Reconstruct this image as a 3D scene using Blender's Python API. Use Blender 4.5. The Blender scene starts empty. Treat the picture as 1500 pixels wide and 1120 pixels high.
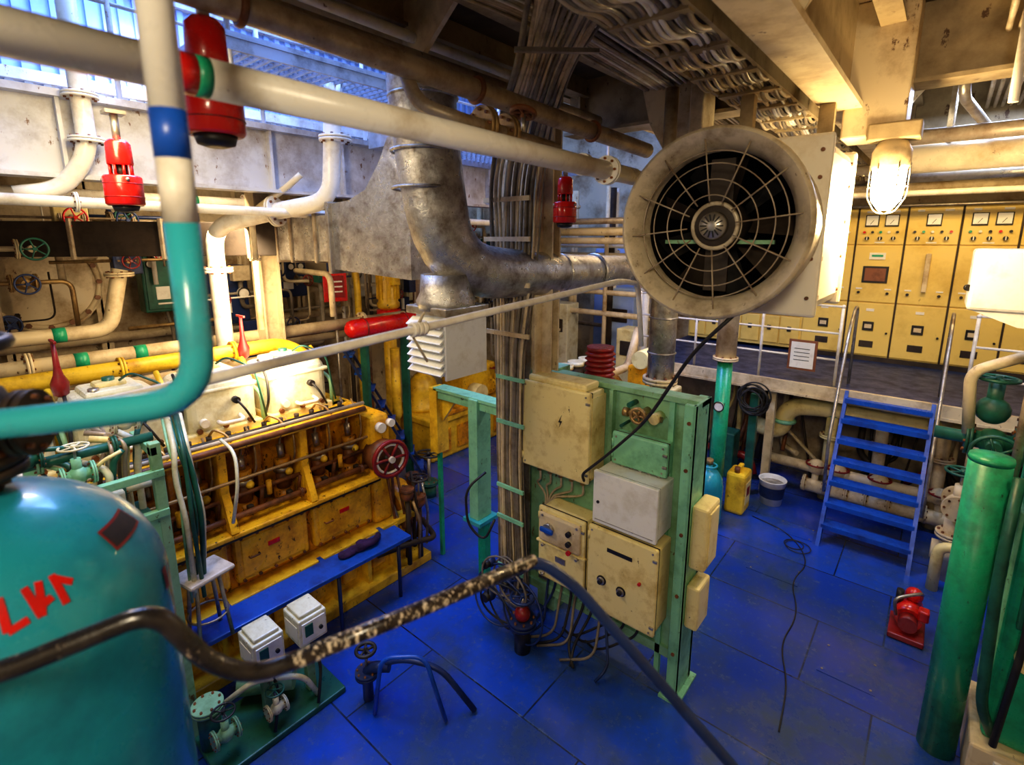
import bpy, bmesh, math, random
from mathutils import Vector, Matrix
R = random.Random(7)
V = Vector
scene = bpy.context.scene

# ------------------------------------------------------------------ materials
MATS = {}
def mat(name, c, d=None, amt=.5, sc=3.0, rough=.45, metal=0.0, bump=.12, chip=None, chipamt=.36, emis=None, es=0, coat=0.0, spec=.5):
    m = bpy.data.materials.new(name); m.use_nodes = True
    nt = m.node_tree; N = nt.nodes; L = nt.links
    b = N["Principled BSDF"]
    b.inputs["Metallic"].default_value = metal
    b.inputs["Specular IOR Level"].default_value = spec
    if coat: b.inputs["Coat Weight"].default_value = coat
    tc = N.new("ShaderNodeTexCoord")
    c4 = (*c, 1)
    if d is None: d = tuple(x*.45 for x in c)
    n1 = N.new("ShaderNodeTexNoise"); n1.inputs["Scale"].default_value = sc; n1.inputs["Detail"].default_value = 8; n1.inputs["Roughness"].default_value = .68
    L.new(tc.outputs["Object"], n1.inputs["Vector"])
    r1 = N.new("ShaderNodeValToRGB"); r1.color_ramp.elements[0].position = .62-.35*amt; r1.color_ramp.elements[1].position = .80-.25*amt
    L.new(n1.outputs["Fac"], r1.inputs["Fac"])
    mx = N.new("ShaderNodeMix"); mx.data_type = 'RGBA'
    mx.inputs[6].default_value = c4; mx.inputs[7].default_value = (*d, 1)
    L.new(r1.outputs["Color"], mx.inputs[0])
    out = mx.outputs[2]
    rg = N.new("ShaderNodeMapRange"); rg.inputs[1].default_value=.3; rg.inputs[2].default_value=.75; rg.inputs[3].default_value = max(rough-.12,.08); rg.inputs[4].default_value = min(rough+.25,1)
    L.new(n1.outputs["Fac"], rg.inputs[0]); L.new(rg.outputs[0], b.inputs["Roughness"])
    if chip is not None:
        mp = N.new("ShaderNodeMapping"); mp.inputs["Scale"].default_value = (1, 1, .5)
        L.new(tc.outputs["Object"], mp.inputs["Vector"])
        n2 = N.new("ShaderNodeTexNoise"); n2.inputs["Scale"].default_value = sc*5; n2.inputs["Detail"].default_value = 6; n2.inputs["Roughness"].default_value = .7
        L.new(mp.outputs["Vector"], n2.inputs["Vector"])
        r2 = N.new("ShaderNodeValToRGB"); r2.color_ramp.elements[0].position = .78-chipamt*.5; r2.color_ramp.elements[1].position = .82-chipamt*.5
        L.new(n2.outputs["Fac"], r2.inputs["Fac"])
        m2 = N.new("ShaderNodeMix"); m2.data_type = 'RGBA'; m2.inputs[7].default_value = (*chip, 1)
        L.new(out, m2.inputs[6]); L.new(r2.outputs["Color"], m2.inputs[0]); out = m2.outputs[2]
    L.new(out, b.inputs["Base Color"])
    if bump:
        bp = N.new("ShaderNodeBump"); bp.inputs["Strength"].default_value = bump; bp.inputs["Distance"].default_value = .02
        L.new(n1.outputs["Fac"], bp.inputs["Height"]); L.new(bp.outputs["Normal"], b.inputs["Normal"])
    if emis:
        b.inputs["Emission Color"].default_value = (*emis, 1); b.inputs["Emission Strength"].default_value = es
    MATS[name] = m
    return m

mat("cream", (.72,.60,.39), (.34,.22,.10), .45, 2.5, .40, chip=(.12,.05,.02), chipamt=.28)
mat("cream_wall", (.66,.56,.38), (.24,.15,.07), .50, 1.6, .55, chip=(.10,.05,.02), chipamt=.28)
mat("white", (.86,.82,.74), (.54,.45,.33), .38, 3, .30, chip=(.22,.14,.08), chipamt=.22)
mat("white_clean", (.82,.82,.80), (.60,.57,.50), .34, 4, .3, bump=.03)
mat("duct_white", (.88,.82,.68), (.66,.54,.36), .35, 2, .38, bump=.05, chip=(.3,.2,.1), chipamt=.14)
mat("boxyellow", (.86,.73,.34), (.58,.42,.14), .38, 5, .36, chip=(.12,.06,.02), chipamt=.24)
mat("yellow", (.90,.60,.04), (.46,.23,.01), .52, 4, .33, chip=(.06,.03,.01), chipamt=.30)
mat("orange", (.84,.37,.012), (.26,.09,.006), .56, 4, .28, chip=(.025,.010,.004), chipamt=.38, coat=.15)
mat("door_orange", (.92,.52,.022), (.50,.21,.01), .50, 5, .30, chip=(.05,.02,.006), chipamt=.34, spec=.4)
mat("rust", (.24,.085,.025), (.05,.02,.01), .55, 7, .45)
mat("swyellow", (.82,.61,.17), (.62,.42,.09), .36, 1.5, .34, chip=(.25,.14,.04), chipamt=.17, bump=.03)
mat("lgreen", (.26,.60,.38), (.13,.33,.20), .42, 4, .33, chip=(.06,.09,.03), chipamt=.30)
mat("pgreen", (.30,.56,.34), (.14,.27,.12), .50, 3, .38, chip=(.16,.10,.04), chipamt=.32)
mat("green", (.02,.38,.20), (.015,.17,.09), .42, 4, .28, chip=(.02,.05,.03), chipamt=.28)
mat("dgreen", (.02,.13,.09), (.01,.05,.04), .5, 4, .35)
mat("teal", (.02,.32,.42), (.012,.19,.27), .38, 3, .25, coat=.3, bump=.04)
mat("tealpipe", (.04,.40,.47), (.05,.24,.30), .34, 4, .22, coat=.4, bump=.05)
mat("blue", (.012,.09,.50), (.01,.035,.20), .42, 4, .32, chip=(.20,.25,.4), chipamt=.22)
mat("navy", (.015,.035,.13), (.01,.015,.05), .5, 5, .4)
mat("red", (.66,.014,.010), (.34,.01,.01), .35, 5, .22, coat=.3, bump=.04)
mat("dred", (.28,.018,.018), (.1,.01,.01), .4, 5, .3)
mat("black", (.016,.015,.016), (.04,.03,.025), .4, 6, .4)
mat("void", (.010,.009,.008), (.02,.016,.012), .4, 6, .85, spec=.1)
mat("rubber", (.02,.019,.02), (.05,.045,.04), .3, 8, .5, bump=.05)
mat("dark", (.045,.03,.02), (.015,.01,.008), .5, 3, .6)
mat("steel", (.50,.47,.42), (.22,.16,.10), .5, 5, .33, metal=.8)
mat("fanpaint", (.60,.51,.36), (.28,.21,.13), .45, 6, .36, metal=.1, chip=(.12,.07,.04), chipamt=.28)
mat("greypipe", (.42,.34,.24), (.20,.13,.08), .5, 6, .40, metal=.25, chip=(.08,.05,.03), chipamt=.28)
mat("foil", (.50,.49,.48), (.20,.17,.15), .5, 7, .30, metal=.75, bump=.7)
mat("brass", (.50,.33,.14), (.22,.13,.06), .5, 8, .38, metal=.6)
mat("cable", (.56,.46,.31), (.30,.23,.14), .5, 6, .42)
mat("cable2", (.24,.20,.15), (.10,.08,.06), .5, 6, .48)
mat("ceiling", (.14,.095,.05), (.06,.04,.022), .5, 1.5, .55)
mat("beam", (.42,.33,.19), (.17,.12,.06), .5, 2, .48, chip=(.10,.05,.02), chipamt=.30)
mat("railpaint", (.022,.016,.015), (.06,.04,.03), .4, 16, .25, chip=(.62,.52,.40), chipamt=.49, coat=.3)
mat("railblack", (.020,.017,.018), (.05,.04,.04), .4, 8, .25, chip=(.45,.36,.28), chipamt=.30, coat=.3)
mat("glassface", (.85,.86,.84), (.8,.8,.78), .2, 4, .15, bump=0)
mat("frame_brown", (.25,.09,.04), None, .3, 6, .4)
mat("paper", (.85,.82,.74), (.7,.66,.58), .3, 14, .6, bump=0)
mat("purple", (.05,.015,.09), (.02,.01,.04), .5, 9, .9, bump=.5)
mat("wood", (.62,.54,.44), (.35,.28,.2), .5, 8, .45)
mat("mesh", (.42,.46,.58), (.22,.24,.3), .4, 6, .4, metal=.4)
mat("bluewall", (.40,.54,.90), (.26,.40,.78), .4, 1.2, .45, bump=.05)
mat("deckpaint", (.62,.62,.65), (.30,.25,.22), .5, 2, .45, chip=(.18,.09,.05), chipamt=.32)
mat("lampglass", (1,.9,.7), (1,.9,.7), .1, 2, .2, bump=0, emis=(1,.82,.50), es=90)
mat("tube_glow", (1,.9,.75), (1,.9,.7), .1, 2, .2, bump=0, emis=(1,.78,.45), es=8)
mat("jar", (.78,.76,.58), (.50,.43,.22), .46, 5, .28, chip=(.16,.10,.04), chipamt=.25)

def floor_material():
    m = bpy.data.materials.new("blue_deck_plates"); m.use_nodes = True
    nt = m.node_tree; N = nt.nodes; L = nt.links; b = N["Principled BSDF"]
    tc = N.new("ShaderNodeTexCoord")
    br = N.new("ShaderNodeTexBrick"); br.offset = .33; br.inputs["Scale"].default_value = 1
    br.inputs["Brick Width"].default_value = 1.5; br.inputs["Row Height"].default_value = .85
    br.inputs["Mortar Size"].default_value = .008; br.inputs["Mortar Smooth"].default_value = .3
    br.inputs["Color1"].default_value = (.012,.050,.38,1); br.inputs["Color2"].default_value = (.014,.080,.54,1); br.inputs["Mortar"].default_value = (.004,.010,.05,1)
    L.new(tc.outputs["Object"], br.inputs["Vector"])
    n = N.new("ShaderNodeTexNoise"); n.inputs["Scale"].default_value = 1.1; n.inputs["Detail"].default_value = 10; n.inputs["Roughness"].default_value = .72
    L.new(tc.outputs["Object"], n.inputs["Vector"])
    r = N.new("ShaderNodeValToRGB"); r.color_ramp.elements[0].position = .42; r.color_ramp.elements[1].position = .64
    L.new(n.outputs["Fac"], r.inputs["Fac"])
    mx = N.new("ShaderNodeMix"); mx.data_type = 'RGBA'; mx.inputs[7].default_value = (.030,.065,.15,1)
    L.new(r.outputs["Color"], mx.inputs[0]); L.new(br.outputs["Color"], mx.inputs[6])
    n2 = N.new("ShaderNodeTexNoise"); n2.inputs["Scale"].default_value = 18; n2.inputs["Detail"].default_value = 9; n2.inputs["Roughness"].default_value = .78
    L.new(tc.outputs["Object"], n2.inputs["Vector"])
    r2 = N.new("ShaderNodeValToRGB"); r2.color_ramp.elements[0].position = .56; r2.color_ramp.elements[1].position = .68
    L.new(n2.outputs["Fac"], r2.inputs["Fac"])
    m2 = N.new("ShaderNodeMix"); m2.data_type = 'RGBA'; m2.inputs[7].default_value = (.08,.13,.27,1)
    L.new(r2.outputs["Color"], m2.inputs[0]); L.new(mx.outputs[2], m2.inputs[6])
    L.new(m2.outputs[2], b.inputs["Base Color"])
    rr = N.new("ShaderNodeMapRange"); rr.inputs[1].default_value=.35; rr.inputs[2].default_value=.7; rr.inputs[3].default_value = .07; rr.inputs[4].default_value = .42
    L.new(n.outputs["Fac"], rr.inputs[0]); L.new(rr.outputs[0], b.inputs["Roughness"])
    b.inputs["Coat Weight"].default_value=.35; b.inputs["Coat Roughness"].default_value=.12
    bp = N.new("ShaderNodeBump"); bp.inputs["Strength"].default_value = .3; bp.inputs["Distance"].default_value = .01
    L.new(br.outputs["Fac"], bp.inputs["Height"]); bp.invert = True
    bp2 = N.new("ShaderNodeBump"); bp2.inputs["Strength"].default_value = .12; bp2.inputs["Distance"].default_value = .01
    L.new(n2.outputs["Fac"], bp2.inputs["Height"]); L.new(bp.outputs["Normal"], bp2.inputs["Normal"])
    L.new(bp2.outputs["Normal"], b.inputs["Normal"])
    MATS["floor"] = m
floor_material()

# ------------------------------------------------------------------ mesh builder
def basis(ax):
    a = V(ax).normalized()
    u = a.cross(V((0,0,1)))
    if u.length < 1e-4: u = V((1,0,0))
    u.normalize(); w = a.cross(u).normalized()
    return a, u, w

class M:
    def __init__(s, name): s.name=name; s.v=[]; s.f=[]; s.mi=[]; s.sm=[]; s.mats=[]
    def _m(s, m):
        if m not in s.mats: s.mats.append(m)
        return s.mats.index(m)
    def add(s, vs, fs, m, smooth=False):
        o=len(s.v); k=s._m(m)
        s.v += [tuple(x) for x in vs]
        for i,f in enumerate(fs):
            s.f.append([o+j for j in f]); s.mi.append(k)
            s.sm.append(smooth[i] if isinstance(smooth, list) else smooth)
    def box(s, c, size, m, bev=0.0, rz=0.0, rot=None, seg=2):
        T = Matrix.Translation(V(c)) @ (rot if rot else Matrix.Rotation(rz,4,'Z'))
        bm = bmesh.new(); bmesh.ops.create_cube(bm, size=1)
        for v in bm.verts: v.co = V((v.co.x*size[0], v.co.y*size[1], v.co.z*size[2]))
        if bev>0:
            bmesh.ops.bevel(bm, geom=list(bm.edges), offset=min(bev, min(size)*.45), segments=seg, affect='EDGES', profile=.5)
        bm.verts.index_update()
        s.add([T@v.co for v in bm.verts], [[v.index for v in f.verts] for f in bm.faces], m, False)
        bm.free()
    def bb(s, x0,x1,y0,y1,z0,z1, m, bev=0.0):
        s.box(((x0+x1)/2,(y0+y1)/2,(z0+z1)/2),(abs(x1-x0),abs(y1-y0),abs(z1-z0)),m,bev)
    def lathe(s, c, ax, prof, m, seg=24, cap=True):
        a,u,w = basis(ax); c=V(c); vs=[]; fs=[]; sm=[]
        for r,h in prof:
            for i in range(seg):
                t=2*math.pi*i/seg
                vs.append(c + a*h + (u*math.cos(t)+w*math.sin(t))*max(r,1e-4))
        n=len(prof)
        for k in range(n-1):
            for i in range(seg):
                j=(i+1)%seg
                fs.append([k*seg+i,k*seg+j,(k+1)*seg+j,(k+1)*seg+i]); sm.append(True)
        if cap:
            fs.append(list(range(seg))[::-1]); sm.append(False)
            fs.append([(n-1)*seg+i for i in range(seg)]); sm.append(False)
        s.add(vs,fs,m,sm)
    def cyl(s, p0, p1, r, m, r1=None, seg=18):
        p0=V(p0); p1=V(p1); L=(p1-p0).length
        if L<1e-5: return
        s.lathe(p0, p1-p0, [(r,0),(r if r1 is None else r1, L)], m, seg)
    def sph(s, c, r, m, sc=(1,1,1), seg=16):
        vs=[];fs=[];n=seg//2
        for k in range(n+1):
            ph=math.pi*k/n
            for i in range(seg):
                t=2*math.pi*i/seg
                rr=max(math.sin(ph),1e-3)
                vs.append((c[0]+r*sc[0]*rr*math.cos(t), c[1]+r*sc[1]*rr*math.sin(t), c[2]+r*sc[2]*math.cos(ph)))
        for k in range(n):
            for i in range(seg):
                j=(i+1)%seg; fs.append([k*seg+i,(k+1)*seg+i,(k+1)*seg+j,k*seg+j])
        s.add(vs,fs,m,True)
    def path(s, pts, fil):
        pts=[V(p) for p in pts]
        if fil<=0 or len(pts)<3: return pts
        out=[pts[0]]
        for i in range(1,len(pts)-1):
            a,b,c=pts[i-1],pts[i],pts[i+1]
            da=(a-b); dc=(c-b); f=min(fil, da.length*.49, dc.length*.49)
            A=b+da.normalized()*f; C=b+dc.normalized()*f
            for k in range(7):
                t=k/6; out.append(A*(1-t)**2 + b*2*t*(1-t) + C*t*t)
        out.append(pts[-1]); return out
    def tube(s, pts, r, m, fil=.12, seg=12, radii=None, cap=True):
        P=s.path(pts,fil); n=len(P)
        T=[]
        for i in range(n):
            t=(P[min(i+1,n-1)]-P[max(i-1,0)])
            T.append(t.normalized() if t.length>1e-7 else (T[-1] if T else V((0,0,1))))
        a,u,w=basis(T[0]); vs=[]; fs=[]
        if radii:
            L=[0]
            for i in range(1,n): L.append(L[-1]+(P[i]-P[i-1]).length)
            tot=L[-1]
        for i in range(n):
            u=(u-T[i]*u.dot(T[i])); u.normalize(); w=T[i].cross(u)
            rr=r
            if radii:
                x=L[i]/tot*(len(radii)-1); k=min(int(x),len(radii)-2); rr=radii[k]+(radii[k+1]-radii[k])*(x-k)
            for j in range(seg):
                t=2*math.pi*j/seg; vs.append(P[i]+(u*math.cos(t)+w*math.sin(t))*rr)
        for i in range(n-1):
            for j in range(seg):
                k=(j+1)%seg; fs.append([i*seg+j,i*seg+k,(i+1)*seg+k,(i+1)*seg+j])
        sm=[True]*len(fs)
        if cap:
            fs.append(list(range(seg))[::-1]); sm.append(False); fs.append([(n-1)*seg+j for j in range(seg)]); sm.append(False)
        s.add(vs,fs,m,sm)
    def torus(s, c, ax, Rr, r, m, seg=32, s2=8, arc=1.0):
        a,u,w=basis(ax); c=V(c); vs=[];fs=[]
        n=int(seg*arc); full=arc>=.999
        for i in range(n if full else n+1):
            t=2*math.pi*i/seg; d=u*math.cos(t)+w*math.sin(t)
            for j in range(s2):
                q=2*math.pi*j/s2; vs.append(c+d*(Rr+r*math.cos(q))+a*r*math.sin(q))
        for i in range(n):
            i2=(i+1)%n if full else i+1
            for j in range(s2):
                k=(j+1)%s2; fs.append([i*s2+j,i2*s2+j,i2*s2+k,i*s2+k])
        s.add(vs,fs,m,True)
    def prism(s, poly, off, m):
        n=len(poly); off=V(off); vs=[V(p) for p in poly]+[V(p)+off for p in poly]
        fs=[list(range(n))[::-1],[n+i for i in range(n)]]+[[i,(i+1)%n,n+(i+1)%n,n+i] for i in range(n)]
        s.add(vs,fs,m)
    # --- engineering parts
    def flange(s, p, ax, r, m, t=.03, bolts=8):
        a,u,w=basis(ax); p=V(p)
        s.cyl(p-a*t, p-a*t*.1, r, m, seg=24); s.cyl(p+a*t*.1, p+a*t, r, m, seg=24)
        for i in range(bolts):
            q=2*math.pi*i/bolts; o=(u*math.cos(q)+w*math.sin(q))*r*.8
            s.cyl(p+o-a*t*1.6, p+o+a*t*1.6, r*.09, "rust", seg=6)
    def wheel(s, c, ax, r, m, spokes=5, t=.014, hub=None):
        a,u,w=basis(ax); c=V(c)
        s.torus(c,ax,r,t,m,seg=28)
        for i in range(spokes):
            q=2*math.pi*i/spokes; s.cyl(c, c+(u*math.cos(q)+w*math.sin(q))*r, t*.75, m, seg=6)
        s.cyl(c-a*t*2,c+a*t*2, r*.18, hub or m, seg=12)
    def valve(s, p, ax, r, m, wm="dgreen", up=(0,0,1)):
        p=V(p); a=V(ax).normalized(); up=V(up)
        s.sph(p, r*1.5, m, seg=12)
        s.flange(p-a*r*2, a, r*1.9, m, t=r*.3); s.flange(p+a*r*2, a, r*1.9, m, t=r*.3)
        s.cyl(p-a*r*2,p+a*r*2,r,m)
        s.cyl(p,p+up*r*3,r*.7,m); s.cyl(p+up*r*3,p+up*r*5,r*.2,"steel",seg=8)
        s.wheel(p+up*r*5,up,r*2,wm,t=r*.2)
    def done(s):
        me=bpy.data.meshes.new(s.name); 
        xs=[v[0] for v in s.v]; ys=[v[1] for v in s.v]; zs=[v[2] for v in s.v]
        c=((min(xs)+max(xs))/2,(min(ys)+max(ys))/2,(min(zs)+max(zs))/2)
        me.from_pydata([(v[0]-c[0],v[1]-c[1],v[2]-c[2]) for v in s.v],[],s.f)
        for m in s.mats: me.materials.append(MATS[m])
        me.polygons.foreach_set("material_index", s.mi); me.polygons.foreach_set("use_smooth", s.sm)
        bm=bmesh.new(); bm.from_mesh(me); bmesh.ops.recalc_face_normals(bm, faces=bm.faces); bm.to_mesh(me); bm.free()
        me.update()
        o=bpy.data.objects.new(s.name, me); o.location=c
        scene.collection.objects.link(o); return o

# ================================================================== ROOM SHELL
CX=-2.75   # inboard edge of the low deckhead; left of it the casing is open to the skylight
m=M("floor"); m.box((-3,4.2,-.05),(10.4,11.5,.1),"floor")
for (x,y,a,b_) in ((-1.0,5.6,.5,.3),(-2.3,5.4,.35,.35),(-.2,4.6,.4,.4),(-3.1,4.4,.5,.3),(-1.0,6.6,.4,.3)):
    m.bb(x-a/2,x+a/2,y-b_/2,y+b_/2,0,.006,"floor"); 
    for sx in (-1,1):
        for sy in (-1,1): m.cyl((x+sx*a*.42,y+sy*b_*.4,.006),(x+sx*a*.42,y+sy*b_*.4,.010),.01,"steel",seg=8)
m.done()
m=M("wall_left"); m.bb(-8.15,-8.0,-1.4,9.8,0,4.5,"cream_wall"); m.done()
m=M("wall_upper_left")
m.bb(-8.15,-8.05,-1.4,9.8,4.5,8.0,"bluewall")
y=-1.35
while y<9.7:
    m.bb(-8.05,-8.0,y,y+.07,4.5,8.0,"bluewall"); y+=.16
for z in (5.2,6.4): m.bb(-8.05,-7.93,-1.4,9.8,z,z+.12,"deckpaint")
m.done()
m=M("wall_back"); m.bb(-8.15,2.2,9.95,10.1,0,8.0,"cream_wall"); m.done()
m=M("wall_right"); m.bb(2.1,2.25,-1.4,9.95,0,4.9,"cream_wall"); m.done()
m=M("wall_front"); m.bb(-8.15,2.25,-1.55,-1.4,0,8.0,"cream_wall"); m.done()
m=M("ceiling")
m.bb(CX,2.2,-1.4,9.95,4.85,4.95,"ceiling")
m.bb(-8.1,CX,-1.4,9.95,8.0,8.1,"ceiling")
m.bb(CX-.1,CX,-1.4,9.95,4.72,8.0,"beam")
x=-2.6
while x<2.1:
    m.bb(x-.02,x+.02,-1.4,9.95,4.72,4.85,"beam"); m.bb(x-.06,x+.06,-1.4,9.95,4.70,4.72,"beam"); x+=.55
m.done()
def girder_x(y, z0=4.42):
    m=M("trim_girder"); m.bb(CX,2.1,y-.015,y+.015,z0,4.85,"beam"); m.bb(CX,2.1,y-.11,y+.11,z0-.025,z0,"beam")
    x=-2.6
    while x<2:
        m.bb(x-.01,x+.01,y-.1,y+.1,z0,4.85,"beam"); x+=1.1
    m.done()
for yy in (4.1,6.3,8.5): girder_x(yy)
m=M("trim_girder_cream")
m.bb(-.62,-.58,-1.3,9.9,4.30,4.85,"beam"); m.bb(-.70,-.50,-1.3,9.9,4.27,4.30,"cream")
m.bb(-.60,-.28,3.85,4.15,4.10,4.85,"cream",.01)
for y in (1.2,2.4,4.9,5.6,7.0): m.prism([(-.58,y,4.85),(-.2,y,4.85),(-.58,y,4.32)],(0,.02,0),"cream")
m.done()
m=M("trim_bracket")
m.prism([(-2.0,3.85,4.85),(-1.45,3.85,4.85),(-1.50,3.85,4.18),(-1.72,3.85,4.12),(-1.86,3.85,4.35)],(0,.05,0),"cream")
m.bb(-1.52,-1.42,3.75,3.98,4.05,4.85,"cream",.01)
m.prism([(-2.6,2.1,4.85),(-2.0,2.1,4.85),(-2.6,2.1,4.40)],(0,.03,0),"cream")
m.prism([(-2.4,1.3,4.85),(-2.0,1.3,4.85),(-2.4,1.3,4.60)],(0,.03,0),"cream")
m.bb(-2.70,-2.60,1.2,3.2,4.50,4.85,"cream",.01)
m.done()
m=M("trim_upper_deck_edge")
m.bb(-5.06,-5.0,-1.3,7.2,3.95,4.5,"deckpaint"); m.bb(-5.12,-4.9,-1.3,7.2,4.48,4.53,"deckpaint"); m.bb(-5.12,-4.92,-1.3,7.2,3.93,3.96,"deckpaint")
m.bb(-8.0,-5.06,-1.3,7.2,4.45,4.5,"beam")
y=-1
while y<7:
    m.bb(-8.0,-5.06,y-.02,y+.02,4.2,4.45,"beam"); y+=.9
y=-.6
while y<7:
    m.bb(-5.0,-4.93,y-.012,y+.012,3.96,4.48,"deckpaint"); y+=.75
m.done()
m=M("upper_deck_guardrail")
for k in range(8): m.cyl((-5.03,-.9+1.1*k,4.53),(-5.03,-.9+1.1*k,5.55),.02,"deckpaint",seg=8)
for z in (4.9,5.22,5.55): m.cyl((-5.03,-1.2,z),(-5.03,7.0,z),.016,"deckpaint",seg=8)
m.done()
m=M("steel_grating_walkway")
def grating(x0,x1,y0,y1,z):
    m.bb(x0,x0+.03,y0,y1,z-.08,z+.04,"mesh"); m.bb(x1-.03,x1,y0,y1,z-.08,z+.04,"mesh")
    n=int((y1-y0)/.08)
    for i in range(n+1): yy=y0+(y1-y0)*i/n; m.bb(x0,x1,yy-.010,yy+.010,z-.02,z+.03,"mesh")
    n=int((x1-x0)/.08)
    for i in range(n+1): xx=x0+(x1-x0)*i/n; m.bb(xx-.009,xx+.009,y0,y1,z,z+.02,"mesh")
grating(-4.86,-3.95,1.6,3.4,4.86); grating(-4.86,-3.9,3.6,7.1,4.50)
for yy in (1.7,3.3,5.0,6.9): m.cyl((-3.97,yy,4.5),(-3.97,yy,7.9),.02,"deckpaint",seg=8)
m.bb(-4.86,-3.9,3.42,3.58,4.44,4.91,"deckpaint")
m.done()

# ================================================================== FAN
fc=V((-.93,2.62,3.565))
m=M("axial_ventilation_fan")
m.lathe(fc,(0,1,0),[(.452,-.012),(.466,-.006),(.472,.02),(.466,.05),(.445,.07),(.435,.20),(.435,.38)],"fanpaint",seg=56,cap=False)
m.lathe(fc,(0,1,0),[(.452,-.012),(.44,-.004),(.40,.035),(.372,.09),(.366,.13)],"fanpaint",seg=56,cap=False)
m.lathe(fc,(0,1,0),[(.366,.13),(.366,.36)],"void",seg=48,cap=False)
m.lathe(fc,(0,1,0),[(.0,.360),(.434,.360)],"void",seg=40)
for r in (.15,.225,.30,.358): m.torus(fc+V((0,.035,0)),(0,1,0),r,.0034,"greypipe",seg=56,s2=6)
for i in range(12):
    q=2*math.pi*i/12+.12; d=V((math.cos(q),0,math.sin(q)))
    m.cyl(fc+d*.12+V((0,.04,0)),fc+d*.425+V((0,.02,0)),.0042,"greypipe",seg=6)
m.lathe(fc,(0,1,0),[(.0,.09),(.09,.09),(.118,.10),(.13,.14),(.13,.35)],"dark",seg=32)
m.torus(fc+V((0,.10,0)),(0,1,0),.112,.012,"fanpaint",seg=32)
m.lathe(fc,(0,1,0),[(.0,.055),(.065,.055),(.072,.09)],"steel",seg=24)
for i in range(14):
    q=2*math.pi*i/14; d=V((math.cos(q),0,math.sin(q))); m.box(fc+d*.042+V((0,.053,0)),(.006,.008,.032),"black",rot=Matrix.Rotation(-q+math.pi/2,4,'Y'))
for i in range(9):
    q=2*math.pi*i/9; d=V((math.cos(q),0,math.sin(q))); t=V((-math.sin(q),0,math.cos(q)))
    a=fc+V((0,.27,0))
    vs=[a+d*.12-t*.03+V((0,-.04,0)),a+d*.12+t*.03+V((0,.04,0)),a+d*.355+t*.07+V((0,.06,0)),a+d*.355-t*.05+V((0,-.06,0))]
    m.add(vs,[[0,1,2,3]],"rubber" if i%2 else "dark")
m.bb(-1.22,-.66,2.79,2.81,3.475,3.495,"pgreen"); m.bb(-.99,-.87,2.78,2.80,3.23,3.90,"dark")
# square plenum duct behind / to the right
m.bb(-1.05,-.50,3.02,3.80,3.12,3.99,"duct_white",.06)
m.bb(-1.07,-.485,3.00,3.04,3.10,4.01,"duct_white",.015)
m.bb(-1.07,-.485,3.76,3.81,3.10,4.01,"duct_white",.015)
for z in (3.2,3.4,3.6,3.8,3.93):
    m.cyl((-.505,3.08,z),(-.492,3.08,z),.012,"rust",seg=8); m.cyl((-.505,3.70,z),(-.492,3.70,z),.012,"rust",seg=8); m.cyl((-.53,3.01,z),(-.53,2.99,z),.010,"rust",seg=8)
m.bb(-1.0,-.93,3.2,3.26,3.99,4.84,"beam"); m.bb(-.68,-.6,3.6,3.65,3.99,4.28,"beam")
m.done()

# ================================================================== LAMP
def bulkhead_lamp(p, s=1.0):
    m=M("bulkhead_lamp"); p=V(p)
    m.box(p+V((0,0,.33*s)),(.26*s,.16*s,.10*s),"beam",.01)
    m.lathe(p,(0,0,1),[(.09*s,.12*s),(.10*s,.14*s),(.10*s,.22*s),(.07*s,.28*s)],"cream",seg=24)
    m.lathe(p,(0,0,1),[(.0,-.12*s),(.04*s,-.11*s),(.075*s,-.06*s),(.085*s,.02*s),(.085*s,.12*s)],"lampglass",seg=24)
    for i in range(6):
        q=math.pi*i/3; d=V((math.cos(q),math.sin(q),0)); m.tube([p+d*.1*s+V((0,0,.15*s)),p+d*.1*s+V((0,0,-.04*s)),p+d*.05*s+V((0,0,-.13*s)),p+V((0,0,-.14*s))],.004*s,"steel",fil=.03,seg=6)
    m.torus(p+V((0,0,.02*s)),(0,0,1),.102*s,.004*s,"steel",seg=24,s2=6)
    return m.done()
bulkhead_lamp((-.33,3.92,3.79),1.0)

# ================================================================== OVERHEAD PIPES
m=M("white_overhead_pipe")
def yp(y0,y1,r,mt): m.cyl((-1.41,y0,3.885-.015*y0),(-1.41,y1,3.885-.015*y1),r,mt,seg=28)
yp(-1.2,.455,.046,"white"); yp(.455,.515,.0463,"red"); yp(.515,.545,.0463,"green"); yp(.545,2.75,.046,"white")
m.flange((-1.41,2.45,3.85),(0,1,0),.072,"white",t=.02)
m.tube([(-1.41,2.7,3.845),(-1.41,3.2,3.84),(-1.41,3.2,4.4)],.04,"greypipe")
m.done()
m=M("white_branch_pipe")
m.cyl((-1.75,1.2,3.97),(-1.75,3.1,3.93),.035,"white"); m.flange((-1.75,2.75,3.94),(0,1,0),.065,"white",t=.018)
m.done()
m=M("grey_overhead_pipe")
m.cyl((-2.12,-1.2,4.40),(-1.80,3.7,4.14),.052,"greypipe",seg=24)
for y in (.9,2.0,3.0): 
    t=(y+1.2)/4.9; m.torus((-2.12+.32*t,y,4.40-.26*t),(0.07,1,-.05),.055,.014,"rust",seg=24)
m.tube([(-1.99,1.62,4.24),(-1.92,1.62,4.10),(-1.77,1.74,4.03),(-1.77,2.5,4.0)],.034,"greypipe",fil=.09)
m.flange((-1.77,1.90,4.03),(0.1,1,0),.088,"brass",t=.022); m.flange((-1.77,2.06,4.02),(0.1,1,0),.088,"brass",t=.022)
m.wheel((-1.77,2.2,4.14),(0,.3,1),.06,"rust"); m.cyl((-1.77,2.2,4.02),(-1.77,2.2,4.14),.012,"steel")
m.done()
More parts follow.
